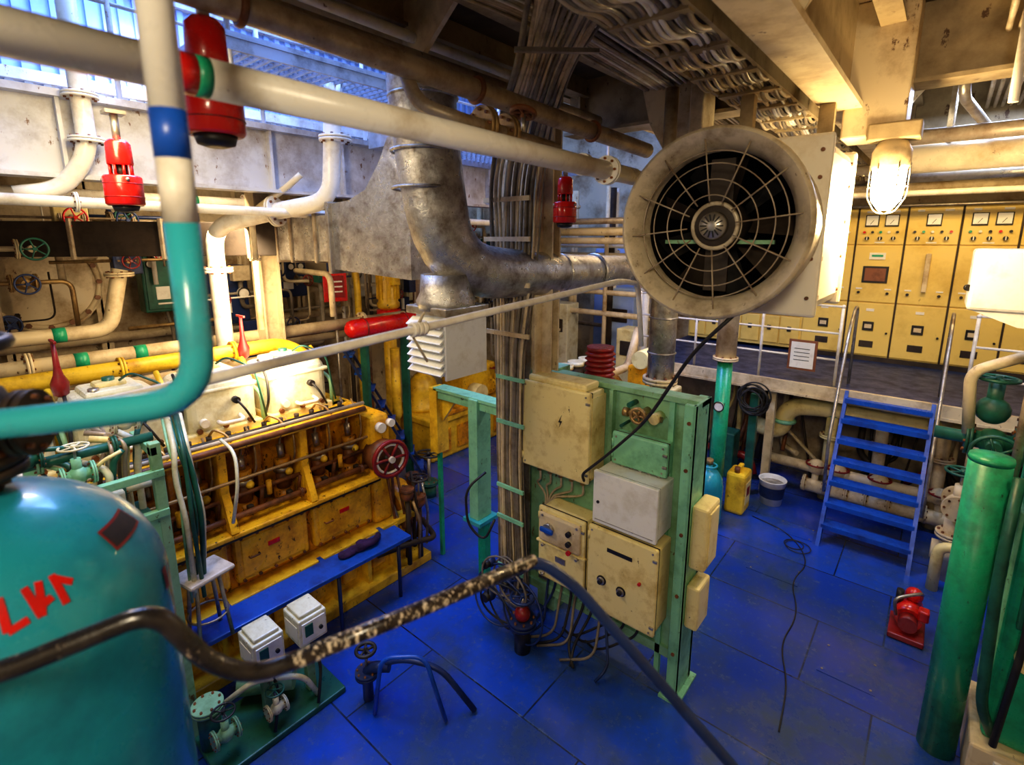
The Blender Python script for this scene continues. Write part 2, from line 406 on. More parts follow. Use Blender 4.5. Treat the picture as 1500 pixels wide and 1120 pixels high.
m=M("upper_steel_pipe"); m.cyl((-2.45,-1.2,4.52),(-2.35,3.9,4.45),.045,"greypipe"); m.cyl((-2.50,-1.2,4.66),(-2.5,3.0,4.62),.03,"white"); m.done()
m=M("curved_handrail_pipe")
m.cyl((-1.12,.36,3.73),(-1.12,.36,4.80),.03,"white",seg=24); m.cyl((-1.12,.36,3.645),(-1.12,.36,3.73),.0303,"blue",seg=24)
m.cyl((-1.12,.36,3.53),(-1.12,.36,3.645),.03,"white",seg=24)
m.tube([(-1.12,.36,3.53),(-1.12,.36,3.18),(-1.375,.086,3.145),(-1.62,-.18,3.13)],.03,"tealpipe",fil=.11,seg=24)
m.done()
m=M("rope_wrapped_handrail")
m.tube([(-1.95,-.1,2.75),(-1.6,-.05,3.07),(-1.6,3.0,3.235),(-1.6,3.25,3.2),(-1.6,3.35,2.75)],.018,"white",fil=.06,seg=14)
for i in range(6): m.torus((-1.6,1.29+.012*i,3.145),(0.2*(i%2),1,0),.024,.008,"white",seg=14,s2=6)
m.tube([(-1.6,1.32,3.16),(-1.57,1.33,3.22),(-1.62,1.30,3.12),(-1.6,1.36,3.0)],.005,"cable",fil=.02,seg=6)
m.done()

# ================================================================== AIR TRUNK
m=M("insulated_ventilation_duct")
m.tube([(-2.92,2.48,5.4),(-2.90,2.50,4.2),(-2.80,2.60,3.26),(-2.52,3.4,3.22),(-2.35,4.7,3.20)],.2,"foil",fil=.46,seg=32,radii=[.24,.235,.225,.195,.15,.135])
for z in (4.45,4.1,3.85): m.torus((-2.895,2.50,z),(0,0,1),.232,.012,"foil",seg=36)
for t in (.15,.5): m.torus((-2.52+.17*t,3.4+1.3*t,3.22-.02*t),(.13,1,0),.157,.012,"steel",seg=28)
m.done()
m=M("louvred_air_outlet")
m.lathe((-2.79,2.57,3.0),(0,0,1),[(.22,0),(.22,.06),(.19,.12),(.18,.25)],"foil",seg=28)
m.bb(-3.0,-2.57,2.36,2.80,2.97,3.03,"steel",.01)
m.bb(-2.94,-2.62,2.40,2.78,2.53,2.98,"white_clean",.01)
m.bb(-2.62,-2.60,2.38,2.80,2.51,2.99,"white_clean",.004)
for i in range(7):
    z=2.56+.057*i
    m.prism([(-2.97,2.40,z+.045),(-2.97,2.33,z-.005),(-2.97,2.34,z-.015),(-2.97,2.40,z+.03)],(.36,0,0),"white_clean")
m.done()
m=M("rectangular_sheet_metal_duct")
A=V((-3.15,3.02,3.52)); B=V((-5.4,2.78,3.50)); C=V((-7.7,.0,3.50))
d=(B-A).normalized(); ang=math.atan2(d.y,d.x); nrm=V((-d.y,d.x,0))
def DP(s_,z): 
    p=A+d*s_; return (p.x,p.y,z)
poly=[DP(.30,4.35),DP(.52,4.32),DP(.62,4.15),DP(.82,3.92),DP(1.05,3.84),DP(1.30,3.82),DP(1.30,3.22),DP(.30,3.16)]
m.prism([V(p)-nrm*.22 for p in poly],nrm*.44,"foil")
m.box(A+d*1.32,(.05,.52,.66),"steel",.01,rz=ang)
m.box(A+d*1.80,(.92,.38,.44),"foil",.01,rz=ang)
for k in (1.6,2.0,2.25): m.box(A+d*k,(.04,.42,.48),"greypipe",.01,rz=ang)
d2=(C-B).normalized(); a2=math.atan2(d2.y,d2.x)
m.box((B+C)/2,((C-B).length+.25,.32,.34),"dark",.01,rz=a2)
for k in (.4,1.2,2.0,2.8): m.box(B+d2*k,(.04,.38,.40),"greypipe",.01,rz=a2)
m.done()

# ================================================================== RED ALARM HORNS
def horn(p, s=1.0):
    m=M("red_alarm_sounder"); p=V(p)
    m.lathe(p,(0,0,1),[(.0,-.09*s),(.088*s,-.09*s),(.098*s,-.08*s),(.098*s,.07*s),(.09*s,.08*s),(0.05*s,.085*s)],"red",seg=32)
    for z in (-.04,.035): m.torus(p+V((0,0,z*s)),(0,0,1),.098*s,.003*s,"dred",seg=32,s2=6)
    for q in (0,2.1,4.2): m.sph(p+V((.098*s*math.cos(q),.098*s*math.sin(q),.055*s)),.012*s,"steel",seg=8)
    m.lathe(p,(0,0,1),[(.03*s,-.13*s),(.06*s,-.12*s),(.07*s,-.09*s)],"black",seg=20)
    m.cyl(p+V((0,0,.08*s)),p+V((0,0,.14*s)),.03*s,"black",seg=12)
    for i in range(8):
        q=math.pi*i/4; e=V((math.cos(q),math.sin(q),0)); m.cyl(p+e*.055*s+V((0,0,.08*s)),p+e*.055*s+V((0,0,.14*s)),.007*s,"red",seg=6)
    m.lathe(p,(0,0,1),[(.062*s,.14*s),(.066*s,.15*s),(.062*s,.26*s),(.045*s,.28*s)],"red",seg=24)
    m.cyl(p+V((0,0,.27*s)),p+V((0,0,.42*s)),.02*s,"steel",seg=10)
    m.box(p+V((0,0,.43*s)),(.1*s,.1*s,.02*s),"steel")
    return m.done()
horn((-2.02,.79,3.945),1.0); horn((-3.6,.89,3.77),.95); horn((-2.25,3.30,3.70),.90)

# ================================================================== CABLES
def bundle(name, paths_center, width_dir, n, w, depth, r=.011, mats=("cable","cable2","white"), jit=.012, fil=.18):
    m=M(name)
    for i in range(n):
        row=i%3; u=(i/(n-1)-.5)
        pts=[]
        for k,(c,wd,ws) in enumerate(zip(paths_center,width_dir,w)):
            c=V(c); wd=V(wd).normalized()
            pts.append(c+wd*u*ws+V((R.uniform(-jit,jit),R.uniform(-jit,jit)-row*depth*.3,R.uniform(-jit,jit))))
        m.tube(pts,r*R.uniform(.75,1.35),R.choice(mats),fil=fil,seg=7)
    return m
m=bundle("vertical_cable_bundle",
   [(-2.72,3.28,.25),(-2.74,3.27,.9),(-2.74,3.25,1.6),(-2.72,3.22,2.6),(-2.66,3.2,3.3),(-2.6,3.15,3.9),(-2.35,2.95,4.25),(-1.8,2.45,4.45),(-1.2,1.9,4.58),(-.75,.9,4.60)],
   [(1,0,0),(1,0,0),(1,0,0),(1,0,0),(1,.1,0),(1,.3,0),(1,.7,0),(.8,.9,0),(.7,.8,0),(.8,.6,0)], 34,
   [.34,.30,.26,.30,.42,.42,.36,.30,.42,.4], .06, mats=("cable","cable","cable2","cable2","cream","greypipe"))
for z in (.55,1.05,1.35,1.95,2.35): m.bb(-2.84,-2.54,3.17,3.19,z-.016,z+.016,"lgreen")
for z in (2.75,3.15,3.5,3.8): m.bb(-2.88,-2.42,3.08,3.10,z-.018,z+.018,"cream")
for x,y,z in ((-2.1,2.72,4.33),(-1.6,2.25,4.47)): m.box((x,y,z-.06),(.42,.03,.02),"steel",rz=.75)
m.done()
m=M("support_column")
m.bb(-2.62,-2.42,3.38,3.40,2.4,4.85,"cream"); m.bb(-2.53,-2.51,3.28,3.5,2.4,4.85,"cream"); m.bb(-2.62,-2.42,3.48,3.50,2.4,4.85,"cream")
m.bb(-2.98,-2.62,3.36,3.38,.0,4.4,"steel"); m.bb(-2.66,-2.46,3.56,3.74,0,2.4,"pgreen")
m.done()
m=M("overhead_cable_tray")
for x in (-1.12,-.80): m.bb(x-.01,x+.01,1.0,8.4,4.30,4.38,"beam")
y=1.1
while y<8.3:
    m.bb(-1.12,-.80,y-.03,y+.03,4.29,4.31,"beam"); y+=.42
for i in range(15):
    x=-1.10+.28*i/14; pts=[]; y=1.0; k=0
    while y<8.4:
        pts.append((x+R.uniform(-.012,.012),y,4.335-(.075 if k%2 else 0)+R.uniform(-.01,.02))); y+=.21; k+=1
    m.tube(pts,.011,R.choice(["white","cable","steel","cable2"]),fil=.09,seg=7)
for y in (1.6,3.0,4.6,6.2,7.8): m.bb(-1.12,-1.10,y,y+.03,4.3,4.70,"steel"); m.bb(-.82,-.80,y,y+.03,4.3,4.70,"steel")
m.done()
m=bundle("ceiling_cable_run",[(-2.0,.2,4.62),(-1.8,1.4,4.6),(-1.7,2.2,4.62),(-1.72,3.4,4.60),(-1.9,6,4.6)],[(1,0,0)]*5,14,[.3,.3,.3,.3,.3],.04)
m.done()
m=M("hanging_black_cable")
m.tube([(-.78,2.66,3.13),(-1.0,2.75,2.9),(-1.35,2.95,2.35),(-1.72,3.1,1.95),(-1.95,3.16,1.72),(-1.98,3.25,1.62)],.011,"rubber",fil=.2,seg=8)
m.done()

# ================================================================== SWITCH PANEL STAND
m=M("green_switch_panel_stand")
m.bb(-2.9,-1.24,3.52,3.55,.25,2.36,"pgreen"); m.bb(-2.95,-1.18,3.48,3.62,2.34,2.38,"pgreen")
m.bb(-1.26,-1.18,3.36,3.40,0,2.38,"lgreen",.004); m.bb(-1.20,-1.18,3.36,3.66,0,2.38,"lgreen",.003); m.bb(-1.42,-1.38,3.49,3.53,0,2.34,"lgreen")
m.bb(-2.95,-2.90,3.46,3.62,0,2.36,"pgreen",.004); m.bb(-1.26,-1.18,3.62,3.66,0,2.38,"lgreen")
m.bb(-2.9,-1.24,3.49,3.53,.22,.30,"pgreen"); m.bb(-1.30,-1.14,3.32,3.70,0,.02,"lgreen"); m.bb(-2.99,-2.86,3.42,3.66,0,.02,"lgreen")
m.bb(-1.9,-1.87,3.46,3.52,.3,2.34,"pgreen")
for z in (.4,.9,1.4,1.9,2.25):
    m.cyl((-1.22,3.35,z),(-1.22,3.365,z),.014,"rust",seg=8)
m.done()
def cbox(name, x0,x1,z0,z1, y1, dep, mt, hinge=True, bev=.02, lid=True):
    m=M(name); yf=y1-dep
    m.bb(x0,x1,yf+.03,y1,z0,z1,mt,bev)
    if lid: m.bb(x0-.008,x1+.008,yf,yf+.04,z0-.008,z1+.008,mt,bev)
    m.bb(x0-.003,x1+.003,yf+.042,yf+.05,z0-.003,z1+.003,"dark",.004)
    if hinge:
        for z in (z0+.08,z1-.08):
            m.cyl((x0+.004,yf+.0,z-.03),(x0+.004,yf+.0,z+.03),.01,mt,seg=10)
            m.box((x1-.01,yf-.006,z),(.035,.015,.02),"steel",.003)
        for z in (z0+.03,z1-.03):
            for x in (x0+.03,x1-.03): m.cyl((x,yf-.006,z),(x,yf+.01,z),.008,"steel",seg=8)
    return m, yf
m,yf=cbox("yellow_junction_box",-2.60,-1.95,1.60,2.34,3.48,.24,"boxyellow")
m.bb(-2.56,-1.99,yf+.02,3.46,2.34,2.40,"boxyellow",.02)
m.prism([(-2.22,yf-.003,2.08),(-2.20,yf-.003,2.12),(-2.215,yf-.003,2.07),(-2.195,yf-.003,2.07),(-2.225,yf-.003,2.01),(-2.212,yf-.003,2.055),(-2.232,yf-.003,2.055)],(0,.003,0),"black")
for i in range(5): m.cyl((-2.5+.11*i,3.36,1.52),(-2.5+.11*i,3.36,1.61),.022,"brass",seg=10)
m.bb(-1.96,-1.94,3.28,3.48,1.64,2.3,"boxyellow"); m.done()
m,yf=cbox("green_terminal_box",-1.81,-1.37,1.79,2.04,3.49,.12,"lgreen")
for i in range(5): m.cyl((-1.74+.075*i,3.42,1.73),(-1.74+.075*i,3.42,1.80),.018,"steel",seg=10)
m.done()
m,yf=cbox("white_distribution_box",-1.86,-1.35,1.35,1.76,3.49,.29,"white_clean",hinge=False,bev=.008)
m.cyl((-1.82,yf-.008,1.52),(-1.82,yf+.01,1.52),.012,"black",seg=12)
m.bb(-1.845,-1.365,yf-.003,yf+.003,1.37,1.375,"steel"); m.done()
m,yf=cbox("yellow_starter_box",-2.40,-1.95,.62,1.27,3.48,.26,"boxyellow",bev=.05)
m.bb(-2.38,-1.97,yf-.03,yf+.01,.98,1.24,"cream",.03)
m.cyl((-2.27,yf-.06,1.12),(-2.27,yf-.02,1.12),.05,"steel"); m.box((-2.27,yf-.07,1.12),(.13,.03,.04),"blue",.01)
m.cyl((-2.07,yf-.06,1.15),(-2.07,yf-.02,1.15),.022,"black"); m.cyl((-2.07,yf-.06,1.06),(-2.07,yf-.02,1.06),.022,"black"); m.cyl((-2.07,yf-.05,.98),(-2.07,yf-.02,.98),.02,"red")
for x in (-2.34,-2.0):
    for z in (.66,.94,1.22): m.cyl((x,yf-.035,z),(x,yf+.01,z),.012,"steel",seg=8)
m.box((-2.17,yf-.004,.85),(.10,.01,.05),"steel"); m.bb(-2.42,-1.93,yf-.012,yf+.02,.945,.965,"boxyellow",.005)
m.done()
m,yf=cbox("yellow_control_box",-1.90,-1.33,.58,1.29,3.48,.27,"boxyellow")
m.bb(-1.73,-1.52,yf-.006,yf,1.13,1.16,"black")
for x,z in ((-1.77,.86),(-1.60,.84)):
    m.cyl((x,yf-.006,z),(x,yf,z),.04,"black"); m.cyl((x,yf-.02,z),(x,yf,z),.03,"steel"); m.cyl((x,yf-.04,z),(x,yf,z),.018,"black")
m.cyl((-1.45,yf-.02,.98),(-1.45,yf,.98),.012,"red"); m.done()
m=M("yellow_side_box")
m.bb(-1.18,-1.06,3.42,3.68,1.12,1.62,"boxyellow",.02); m.bb(-1.18,-1.08,3.42,3.66,.62,.98,"boxyellow",.02); m.bb(-1.065,-1.05,3.46,3.64,1.16,1.58,"boxyellow",.01)
m.done()
m=M("brass_valve")
m.cyl((-1.60,3.36,2.22),(-1.60,3.52,2.22),.03,"brass"); m.wheel((-1.60,3.35,2.22),(0,1,0),.055,"brass"); m.cyl((-1.75,3.44,2.2),(-1.45,3.44,2.2),.022,"brass")
m.cyl((-1.50,3.40,2.20),(-1.50,3.52,2.20),.04,"boxyellow"); m.cyl((-1.76,3.44,2.2),(-1.72,3.44,2.2),.035,"brass")
m.cyl((-1.75,3.38,2.10),(-1.75,3.52,2.10),.012,"dgreen"); m.cyl((-1.70,3.40,2.27),(-1.70,3.52,2.27),.02,"dgreen")
m.done()
m=M("panel_wiring")
for i in range(5):
    x=-1.74+.075*i; m.tube([(x,3.42,1.74),(x,3.42,1.64),(x-.05,3.47,1.55),(x-.1,3.47,1.3)],.009,"rubber",fil=.05,seg=7)
for i in range(5):
    x=-2.5+.11*i; m.tube([(x,3.36,1.54),(x,3.38,1.42),(x-.1,3.44,1.35),(-2.5+.02*i,3.46,1.25),(-2.55+.02*i,3.44,.4)],.010,"cable",fil=.06,seg=7)
for i in range(9):
    x=-2.37+.075*i; m.tube([(x,3.36,.62),(x+R.uniform(-.03,.03),3.34,.42),(x+R.uniform(-.15,.1),3.2,.12),(x+R.uniform(-.3,.1),3.1,.02)],.012,R.choice(["rubber","navy","cable2"]),fil=.12,seg=7)
for i in range(3):
    x=-1.75+.12*i; m.tube([(x,3.36,.58),(x,3.36,.4),(x-.3,3.25,.15),(x-.5,3.4,.04)],.010,"rubber",fil=.15,seg=7)
for i in range(8):
    q=R.uniform(.14,.28); m.torus((-2.62+R.uniform(-.1,.30),3.03+R.uniform(-.05,.08),.34+R.uniform(-.05,.25)),(R.uniform(-.3,.3),1,R.uniform(-.4,.4)),q,.009,R.choice(["rubber","navy","cable2"]),seg=28,s2=6)
m.tube([(-3.0,3.2,1.4),(-3.12,3.05,1.25),(-3.1,3.05,.9),(-2.95,3.12,.75),(-2.85,3.15,1.0)],.012,"rubber",fil=.15,seg=7)
for (x,z,s_) in ((-2.84,.62,.05),(-2.62,.52,.045),(-2.50,.68,.04),(-2.85,.28,.06)): m.sph((x,3.08,z),s_,"navy",seg=12); m.cyl((x,3.0,z),(x,3.08,z),s_*.7,"black")
m.done()
m=M("red_valve_assembly")
m.cyl((-2.4,3.0,.0),(-2.4,3.0,.28),.07,"black"); m.flange((-2.4,3.0,.28),(0,0,1),.12,"navy",t=.03); m.sph((-2.4,3.0,.36),.07,"dred"); m.cyl((-2.4,3.0,.4),(-2.4,3.0,.52),.02,"steel"); m.wheel((-2.4,3.0,.52),(0,0,1),.10,"navy",t=.012)
m.done()
m=M("red_ribbed_lantern")
for k in range(6): m.lathe((-2.22,3.85,2.28+.045*k),(0,0,1),[(.115,0),(.135,.012),(.115,.03),(.10,.045)],"dred",seg=24)
m.cyl((-2.22,3.85,2.24),(-2.22,3.85,2.28),.14,"steel"); m.cyl((-2.22,3.85,2.55),(-2.22,3.85,2.58),.12,"dred"); m.cyl((-2.22,3.85,0),(-2.22,3.85,2.25),.05,"pgreen")
m.done()
m=M("lagged_exhaust_pipe")
m.tube([(-2.05,4.75,2.1),(-2.05,4.75,2.9),(-2.0,4.78,3.5),(-2.0,4.85,4.68)],.13,"foil",fil=.2,seg=24)
for z in (2.4,2.75): m.torus((-2.05,4.75,z),(0,0,1),.132,.01,"foil",seg=24)
m.flange((-2.05,4.75,2.12),(0,0,1),.17,"cream",t=.03); m.cyl((-2.05,4.75,0),(-2.05,4.75,2.1),.10,"cream")
m.done()
m=M("green_steel_frame")
m.bb(-3.42,-3.30,3.40,3.60,.70,1.97,"lgreen",.006); m.bb(-3.48,-3.24,3.36,3.64,.66,.70,"tealpipe")
m.bb(-3.40,-3.30,3.50,3.58,0,.7,"green"); m.bb(-3.95,-3.0,3.44,3.56,1.86,1.96,"lgreen",.006); m.bb(-3.95,-3.0,3.42,3.58,1.95,1.98,"lgreen")
m.bb(-4.02,-3.90,3.42,3.58,1.25,1.97,"yellow",.005); m.bb(-3.0,-2.96,3.46,3.56,0,1.96,"pgreen")
m.prism([(-3.90,3.5,1.86),(-3.7,3.5,1.86),(-3.90,3.5,1.6)],(0,.03,0),"yellow"); m.bb(-3.98,-3.94,3.48,3.52,0,1.3,"green")
m.done()

# ================================================================== MAIN ENGINE
m=M("marine_diesel_engine")
m.bb(-5.3,-4.16,-.9,3.10,0,.62,"yellow",.02); m.bb(-5.3,-3.98,-.9,3.35,0,.10,"yellow",.01)
y=-.8
while y<3.2:
    m.bb(-4.18,-4.04,y-.02,y+.02,.1,.60,"yellow"); m.bb(-4.17,-4.10,y+.08,y+.24,.18,.5,"door_orange",.02); y+=.34
m.bb(-4.2,-4.05,-.9,3.2,.56,.62,"yellow",.01)
m.bb(-5.2,-4.22,-.9,2.78,.62,1.17,"orange",.02)
for k in range(6):
    y0=-1.32+.68*k+.02; y0=max(y0,-.85)
    if k==0: continue
    m.bb(-4.23,-4.13,y0,y0+.63,.70,1.13,"door_orange",.03)
    m.bb(-4.135,-4.12,y0+.05,y0+.58,.75,1.08,"door_orange",.02)
    m.bb(-4.122,-4.112,y0+.26,y0+.36,.94,.98,"red",.003)
    m.tube([(-4.12,y0+.10,.92),(-4.09,y0+.10,.92),(-4.09,y0+.18,.92),(-4.12,y0+.18,.92)],.008,"rust",fil=.02,seg=6)
    for a in range(5):
        for z in (.725,1.105): m.cyl((-4.14,y0+.05+.13*a,z),(-4.11,y0+.05+.13*a,z),.014,"rust",seg=6)
m.bb(-5.2,-4.06,-.9,2.80,1.15,1.19,"door_orange",.01)
m.cyl((-4.08,-.9,1.14),(-4.08,2.8,1.14),.014,"black",seg=8)
# valve / pump gallery
m.bb(-5.1,-4.52,-.9,2.74,1.17,1.86,"orange",.01)
for k in range(11):
    y=-.75+.34*k
    if y>2.7: break
    m.cyl((-4.36,y,1.17),(-4.36,y,1.30),.09,"orange",seg=16); m.cyl((-4.36,y,1.30),(-4.36,y,1.46),.062,"rust",seg=14); m.cyl((-4.36,y,1.46),(-4.36,y,1.50),.08,"steel",seg=16)
    m.cyl((-4.36,y,1.50),(-4.36,y,1.58),.07,"orange",seg=6); m.cyl((-4.36,y,1.58),(-4.38,y,1.70),.03,"steel",seg=10)
    m.tube([(-4.38,y,1.68),(-4.40,y+.03,1.80),(-4.55,y+.05,1.92)],.012,"greypipe",fil=.05,seg=7)
    m.tube([(-4.30,y+.05,1.50),(-4.22,y+.06,1.62),(-4.24,y+.07,1.80),(-4.4,y+.08,1.93)],.010,"brass",fil=.05,seg=7)
    m.box((-4.47,y+.17,1.51),(.10,.05,.66),"orange",.01); m.box((-4.42,y+.17,1.30),(.14,.09,.10),"black",.01)
    m.cyl((-4.28,y+.09,1.22),(-4.22,y+.09,1.42),.018,"rust",seg=8)
    m.sph((-4.28,y+.02,1.46),.035,"yellow",seg=10); m.box((-4.22,y-.02,1.28),(.05,.05,.07),"dark",.01); m.cyl((-4.2,y+.14,1.36),(-4.2,y+.14,1.48),.022,"door_orange",seg=10)
for k in range(5):
    y=-.62+.68*k
    m.bb(-4.50,-4.18,y-.035,y+.035,1.17,1.86,"door_orange",.015)
    m.prism([(-4.18,y-.03,1.2),(-4.06,y-.03,1.2),(-4.18,y-.03,1.5)],(0,.06,0),"door_orange")
m.cyl((-4.24,-.9,1.42),(-4.24,2.85,1.42),.018,"rust",seg=10); m.cyl((-4.17,-.9,1.28),(-4.17,2.95,1.28),.026,"rust",seg=12)
m.cyl((-4.14,-.9,1.60),(-4.14,2.72,1.60),.014,"brass",seg=10)
for k in range(6): m.flange((-4.17,-.45+.62*k,1.28),(0,1,0),.042,"rust",t=.012,bolts=4)
m.bb(-4.60,-4.16,-.9,2.76,1.84,1.88,"door_orange",.01); m.cyl((-4.12,-.9,1.90),(-4.12,2.7,1.90),.024,"rust",seg=10); m.cyl((-4.20,-.9,1.93),(-4.20,2.74,1.93),.018,"cable",seg=10); m.cyl((-4.33,-.9,1.90),(-4.33,2.6,1.90),.02,"black",seg=10)
m.bb(-5.2,-4.5,-.9,2.78,1.80,1.88,"yellow",.01)
for k in range(24):
    y=-.8+.148*k; m.cyl((-4.40,y,1.88),(-4.40,y,1.93),.022,"dark",seg=6); 
    if k%3==0: m.tube([(-4.40,y,1.93),(-4.34,y+.02,2.0),(-4.28,y+.08,1.96),(-4.22,y+.1,1.90)],.010,R.choice(["brass","rubber","white"]),fil=.03,seg=6)
# cylinder heads
for k in range(5):
    y0=-.74+.68*k; cy=y0+.29
    m.box((-4.79,cy,2.12),(.56,.58,.50),"jar",.09,seg=4)
    m.box((-4.79,cy,2.27),(.58,.60,.035),"jar",.015)
    m.box((-4.79,cy,1.90),(.62,.62,.08),"boxyellow",.015)
    m.box((-4.79,cy,2.38),(.36,.36,.06),"jar",.025); m.box((-4.79,cy,2.42),(.16,.20,.05),"boxyellow",.02)
    m.cyl((-4.79,cy,2.38),(-4.79,cy,2.47),.04,"dgreen",seg=14); m.cyl((-4.66,cy-.12,2.38),(-4.66,cy-.12,2.43),.035,"steel",seg=10)
    for a in (-.24,.24):
        for b_ in (-.22,.22): m.cyl((-4.79+b_,cy+a,2.28),(-4.79+b_,cy+a,2.34),.022,"steel",seg=6)
    for a in (-.2,0,.2): m.cyl((-4.50,cy+a,1.96),(-4.47,cy+a,1.96),.022,"rust",seg=8)
    m.cyl((-4.52,cy-.16,2.02),(-4.46,cy-.16,2.02),.035,"white",seg=12); m.tube([(-4.50,cy-.05,2.0),(-4.42,cy-.05,2.0),(-4.40,cy+.12,2.0),(-4.50,cy+.12,2.02)],.018,"white",fil=.04,seg=8)
    m.cyl((-4.52,cy+.1,2.16),(-4.46,cy+.1,2.16),.03,"black",seg=10); m.tube([(-4.46,cy+.1,2.16),(-4.40,cy+.13,2.10),(-4.40,cy+.2,1.95)],.010,"rubber",fil=.05,seg=7)
    m.tube([(-4.79,cy+.34,1.88),(-4.75,cy+.34,2.3),(-4.9,cy+.34,2.42)],.022,"yellow",fil=.08,seg=8); m.tube([(-4.55,cy+.34,1.88),(-4.55,cy+.34,2.15),(-5.0,cy+.34,2.25)],.018,"pgreen",fil=.08,seg=8)
    m.tube([(-4.60,cy-.31,1.9),(-4.45,cy-.32,2.1),(-4.5,cy-.30,2.3),(-4.7,cy-.28,2.42)],.012,"rubber",fil=.08,seg=7)
    m.tube([(-4.70,cy+.05,2.45),(-4.60,cy+.1,2.52),(-4.50,cy+.28,2.40),(-4.46,cy+.33,1.95)],.009,"dgreen",fil=.08,seg=7)
m.tube([(-5.25,-1.0,2.42),(-5.25,2.5,2.42),(-5.15,2.72,2.25),(-5.1,2.78,1.8)],.07,"yellow",fil=.2,seg=18)
for y in (.2,1.1,2.0): m.flange((-5.25,y,2.42),(0,1,0),.10,"yellow",t=.02)
m.cyl((-5.38,-1.0,2.25),(-5.38,2.7,2.25),.05,"cream")
# free end
m.bb(-5.1,-4.14,2.76,3.00,.62,1.78,"door_orange",.05); m.bb(-4.9,-4.3,2.98,3.16,.62,1.30,"rust",.06)
m.cyl((-4.2,2.87,1.36),(-3.98,2.87,1.36),.05,"black"); m.wheel((-3.98,2.87,1.36),(1,-.15,0),.18,"dred",spokes=6,t=.022,hub="white"); m.torus((-3.985,2.87,1.36),(1,-.15,0),.145,.014,"white",seg=28)
m.cyl((-4.22,2.87,1.36),(-4.02,2.87,1.36),.17,"rust",seg=28)
m.cyl((-4.14,2.86,1.66),(-4.08,2.86,1.66),.05,"white",seg=18); m.cyl((-4.14,2.98,1.68),(-4.08,2.98,1.68),.04,"white",seg=18)
m.cyl((-4.5,3.15,.5),(-4.5,3.38,.5),.30,"orange",seg=28); m.cyl((-4.5,3.38,.5),(-4.5,3.42,.5),.2,"rust",seg=24)
for a,b_,c_ in ((-4.1,3.12,.5),(-4.0,3.22,.75),(-4.2,3.3,.9),(-3.98,3.05,.9)):
    m.sph((a,b_,c_),.07,"rust",seg=12); m.cyl((a,b_,.1),(a,b_,c_),.025,"dark",seg=8); m.flange((a,b_,c_+.06),(0,0,1),.075,"rust",t=.012,bolts=6)
m.wheel((-4.0,3.22,1.02),(0,0,1),.10,"dark",t=.01); m.cyl((-4.0,3.22,.75),(-4.0,3.22,1.02),.01,"steel",seg=8)
m.tube([(-4.05,2.7,.35),(-3.95,3.1,.35),(-3.9,3.35,.3),(-4.3,3.5,.3)],.03,"dark",fil=.1)
for i in range(8):
    y=R.uniform(2.9,3.3); x=R.uniform(-4.15,-3.92); m.tube([(x,y,R.uniform(.8,1.2)),(x+.05,y+.05,.6),(x-.05,y+.1,R.uniform(.1,.4))],.016,R.choice(["dark","rust","steel","brass"]),fil=.1,seg=7)
m.done()
def t_valve(p, s=1.0):
    m=M("red_lever_valve"); p=V(p)
    m.lathe(p,(0,0,1),[(.02*s,-.1*s),(.045*s,-.08*s),(.055*s,0),(.03*s,.06*s),(.02*s,.12*s),(.012*s,.3*s)],"dred",seg=14); m.box(p+V((0,0,.3*s)),(.16*s,.02*s,.02*s),"dred",.004)
    m.done()
t_valve((-4.95,1.98,2.50)); t_valve((-4.7,.62,2.5))

m=M("blue_engine_footboard")
m.box((-3.84,1.6,.64),(.28,2.5,.04),"blue",.008,rz=-.02)
for y in (.5,1.3,2.1,2.75): m.bb(-4.1,-3.74,y-.02,y+.02,.58,.62,"blue"); m.cyl((-3.76,y,0),(-3.76,y,.6),.018,"navy",seg=8)
m.done()
m=M("purple_rag")
for i in range(9): m.sph((-3.86+R.uniform(-.06,.06),2.22+.035*i,.685),.045,"purple",sc=(1.2,1.1,.65),seg=10)
m.tube([(-3.84,2.35,.70),(-3.78,2.5,.72),(-3.9,2.62,.68)],.03,"purple",fil=.1,seg=8)
m.done()
m=M("wooden_stool")
sx,sy=-3.78,1.08
m.box((sx,sy,1.17),(.26,.32,.035),"wood",.015,rz=.2)
for q in (0.8,2.37,3.94,5.5):
    e=V((math.cos(q),math.sin(q),0)); m.cyl(V((sx,sy,1.16))+e*.10,V((sx,sy,.66))+e*.15,.014,"steel",seg=8)
m.torus((sx,sy,.85),(0,0,1),.13,.008,"steel",seg=20,s2=6)
m.done()
for k,(x,y) in enumerate(((-3.42,1.28),(-3.40,1.60))):
    m=M("grey_controller_box")
    m.bb(x-.12,x+.12,y-.11,y+.11,.54,.76,"jar",.012); m.bb(x+.12,x+.13,y-.09,y+.09,.57,.73,"white_clean",.003); m.bb(x-.1,x+.10,y-.09,y+.09,.76,.79,"jar",.01)
    m.bb(x+.13,x+.137,y-.07,y-.01,.62,.71,"dgreen"); m.cyl((x+.13,y+.05,.64),(x+.145,y+.05,.64),.015,"black",seg=10); m.bb(x-.09,x+.09,y-.113,y-.108,.58,.70,"paper")
    m.bb(x-.03,x+.03,y-.03,y+.03,0.06,.54,"pgreen")
    m.tube([(x,y,.54),(x+.1,y+.05,.3),(x+.2,y-.05,.08)],.012,"rubber",fil=.1,seg=7)
    m.done()
m=M("green_pump_unit")
m.cyl((-3.70,1.2,.2),(-3.45,1.5,.2),.09,"pgreen"); m.bb(-3.72,-3.20,.85,1.78,0,.05,"dgreen",.01); m.cyl((-3.5,.92,.05),(-3.5,.92,.36),.07,"dgreen"); m.flange((-3.5,.92,.36),(0,0,1),.1,"pgreen",t=.02)
m.valve((-3.30,.95,.25),(0,1,0),.035,"pgreen","black"); m.valve((-3.28,1.28,.2),(0,1,0),.03,"jar","dgreen")
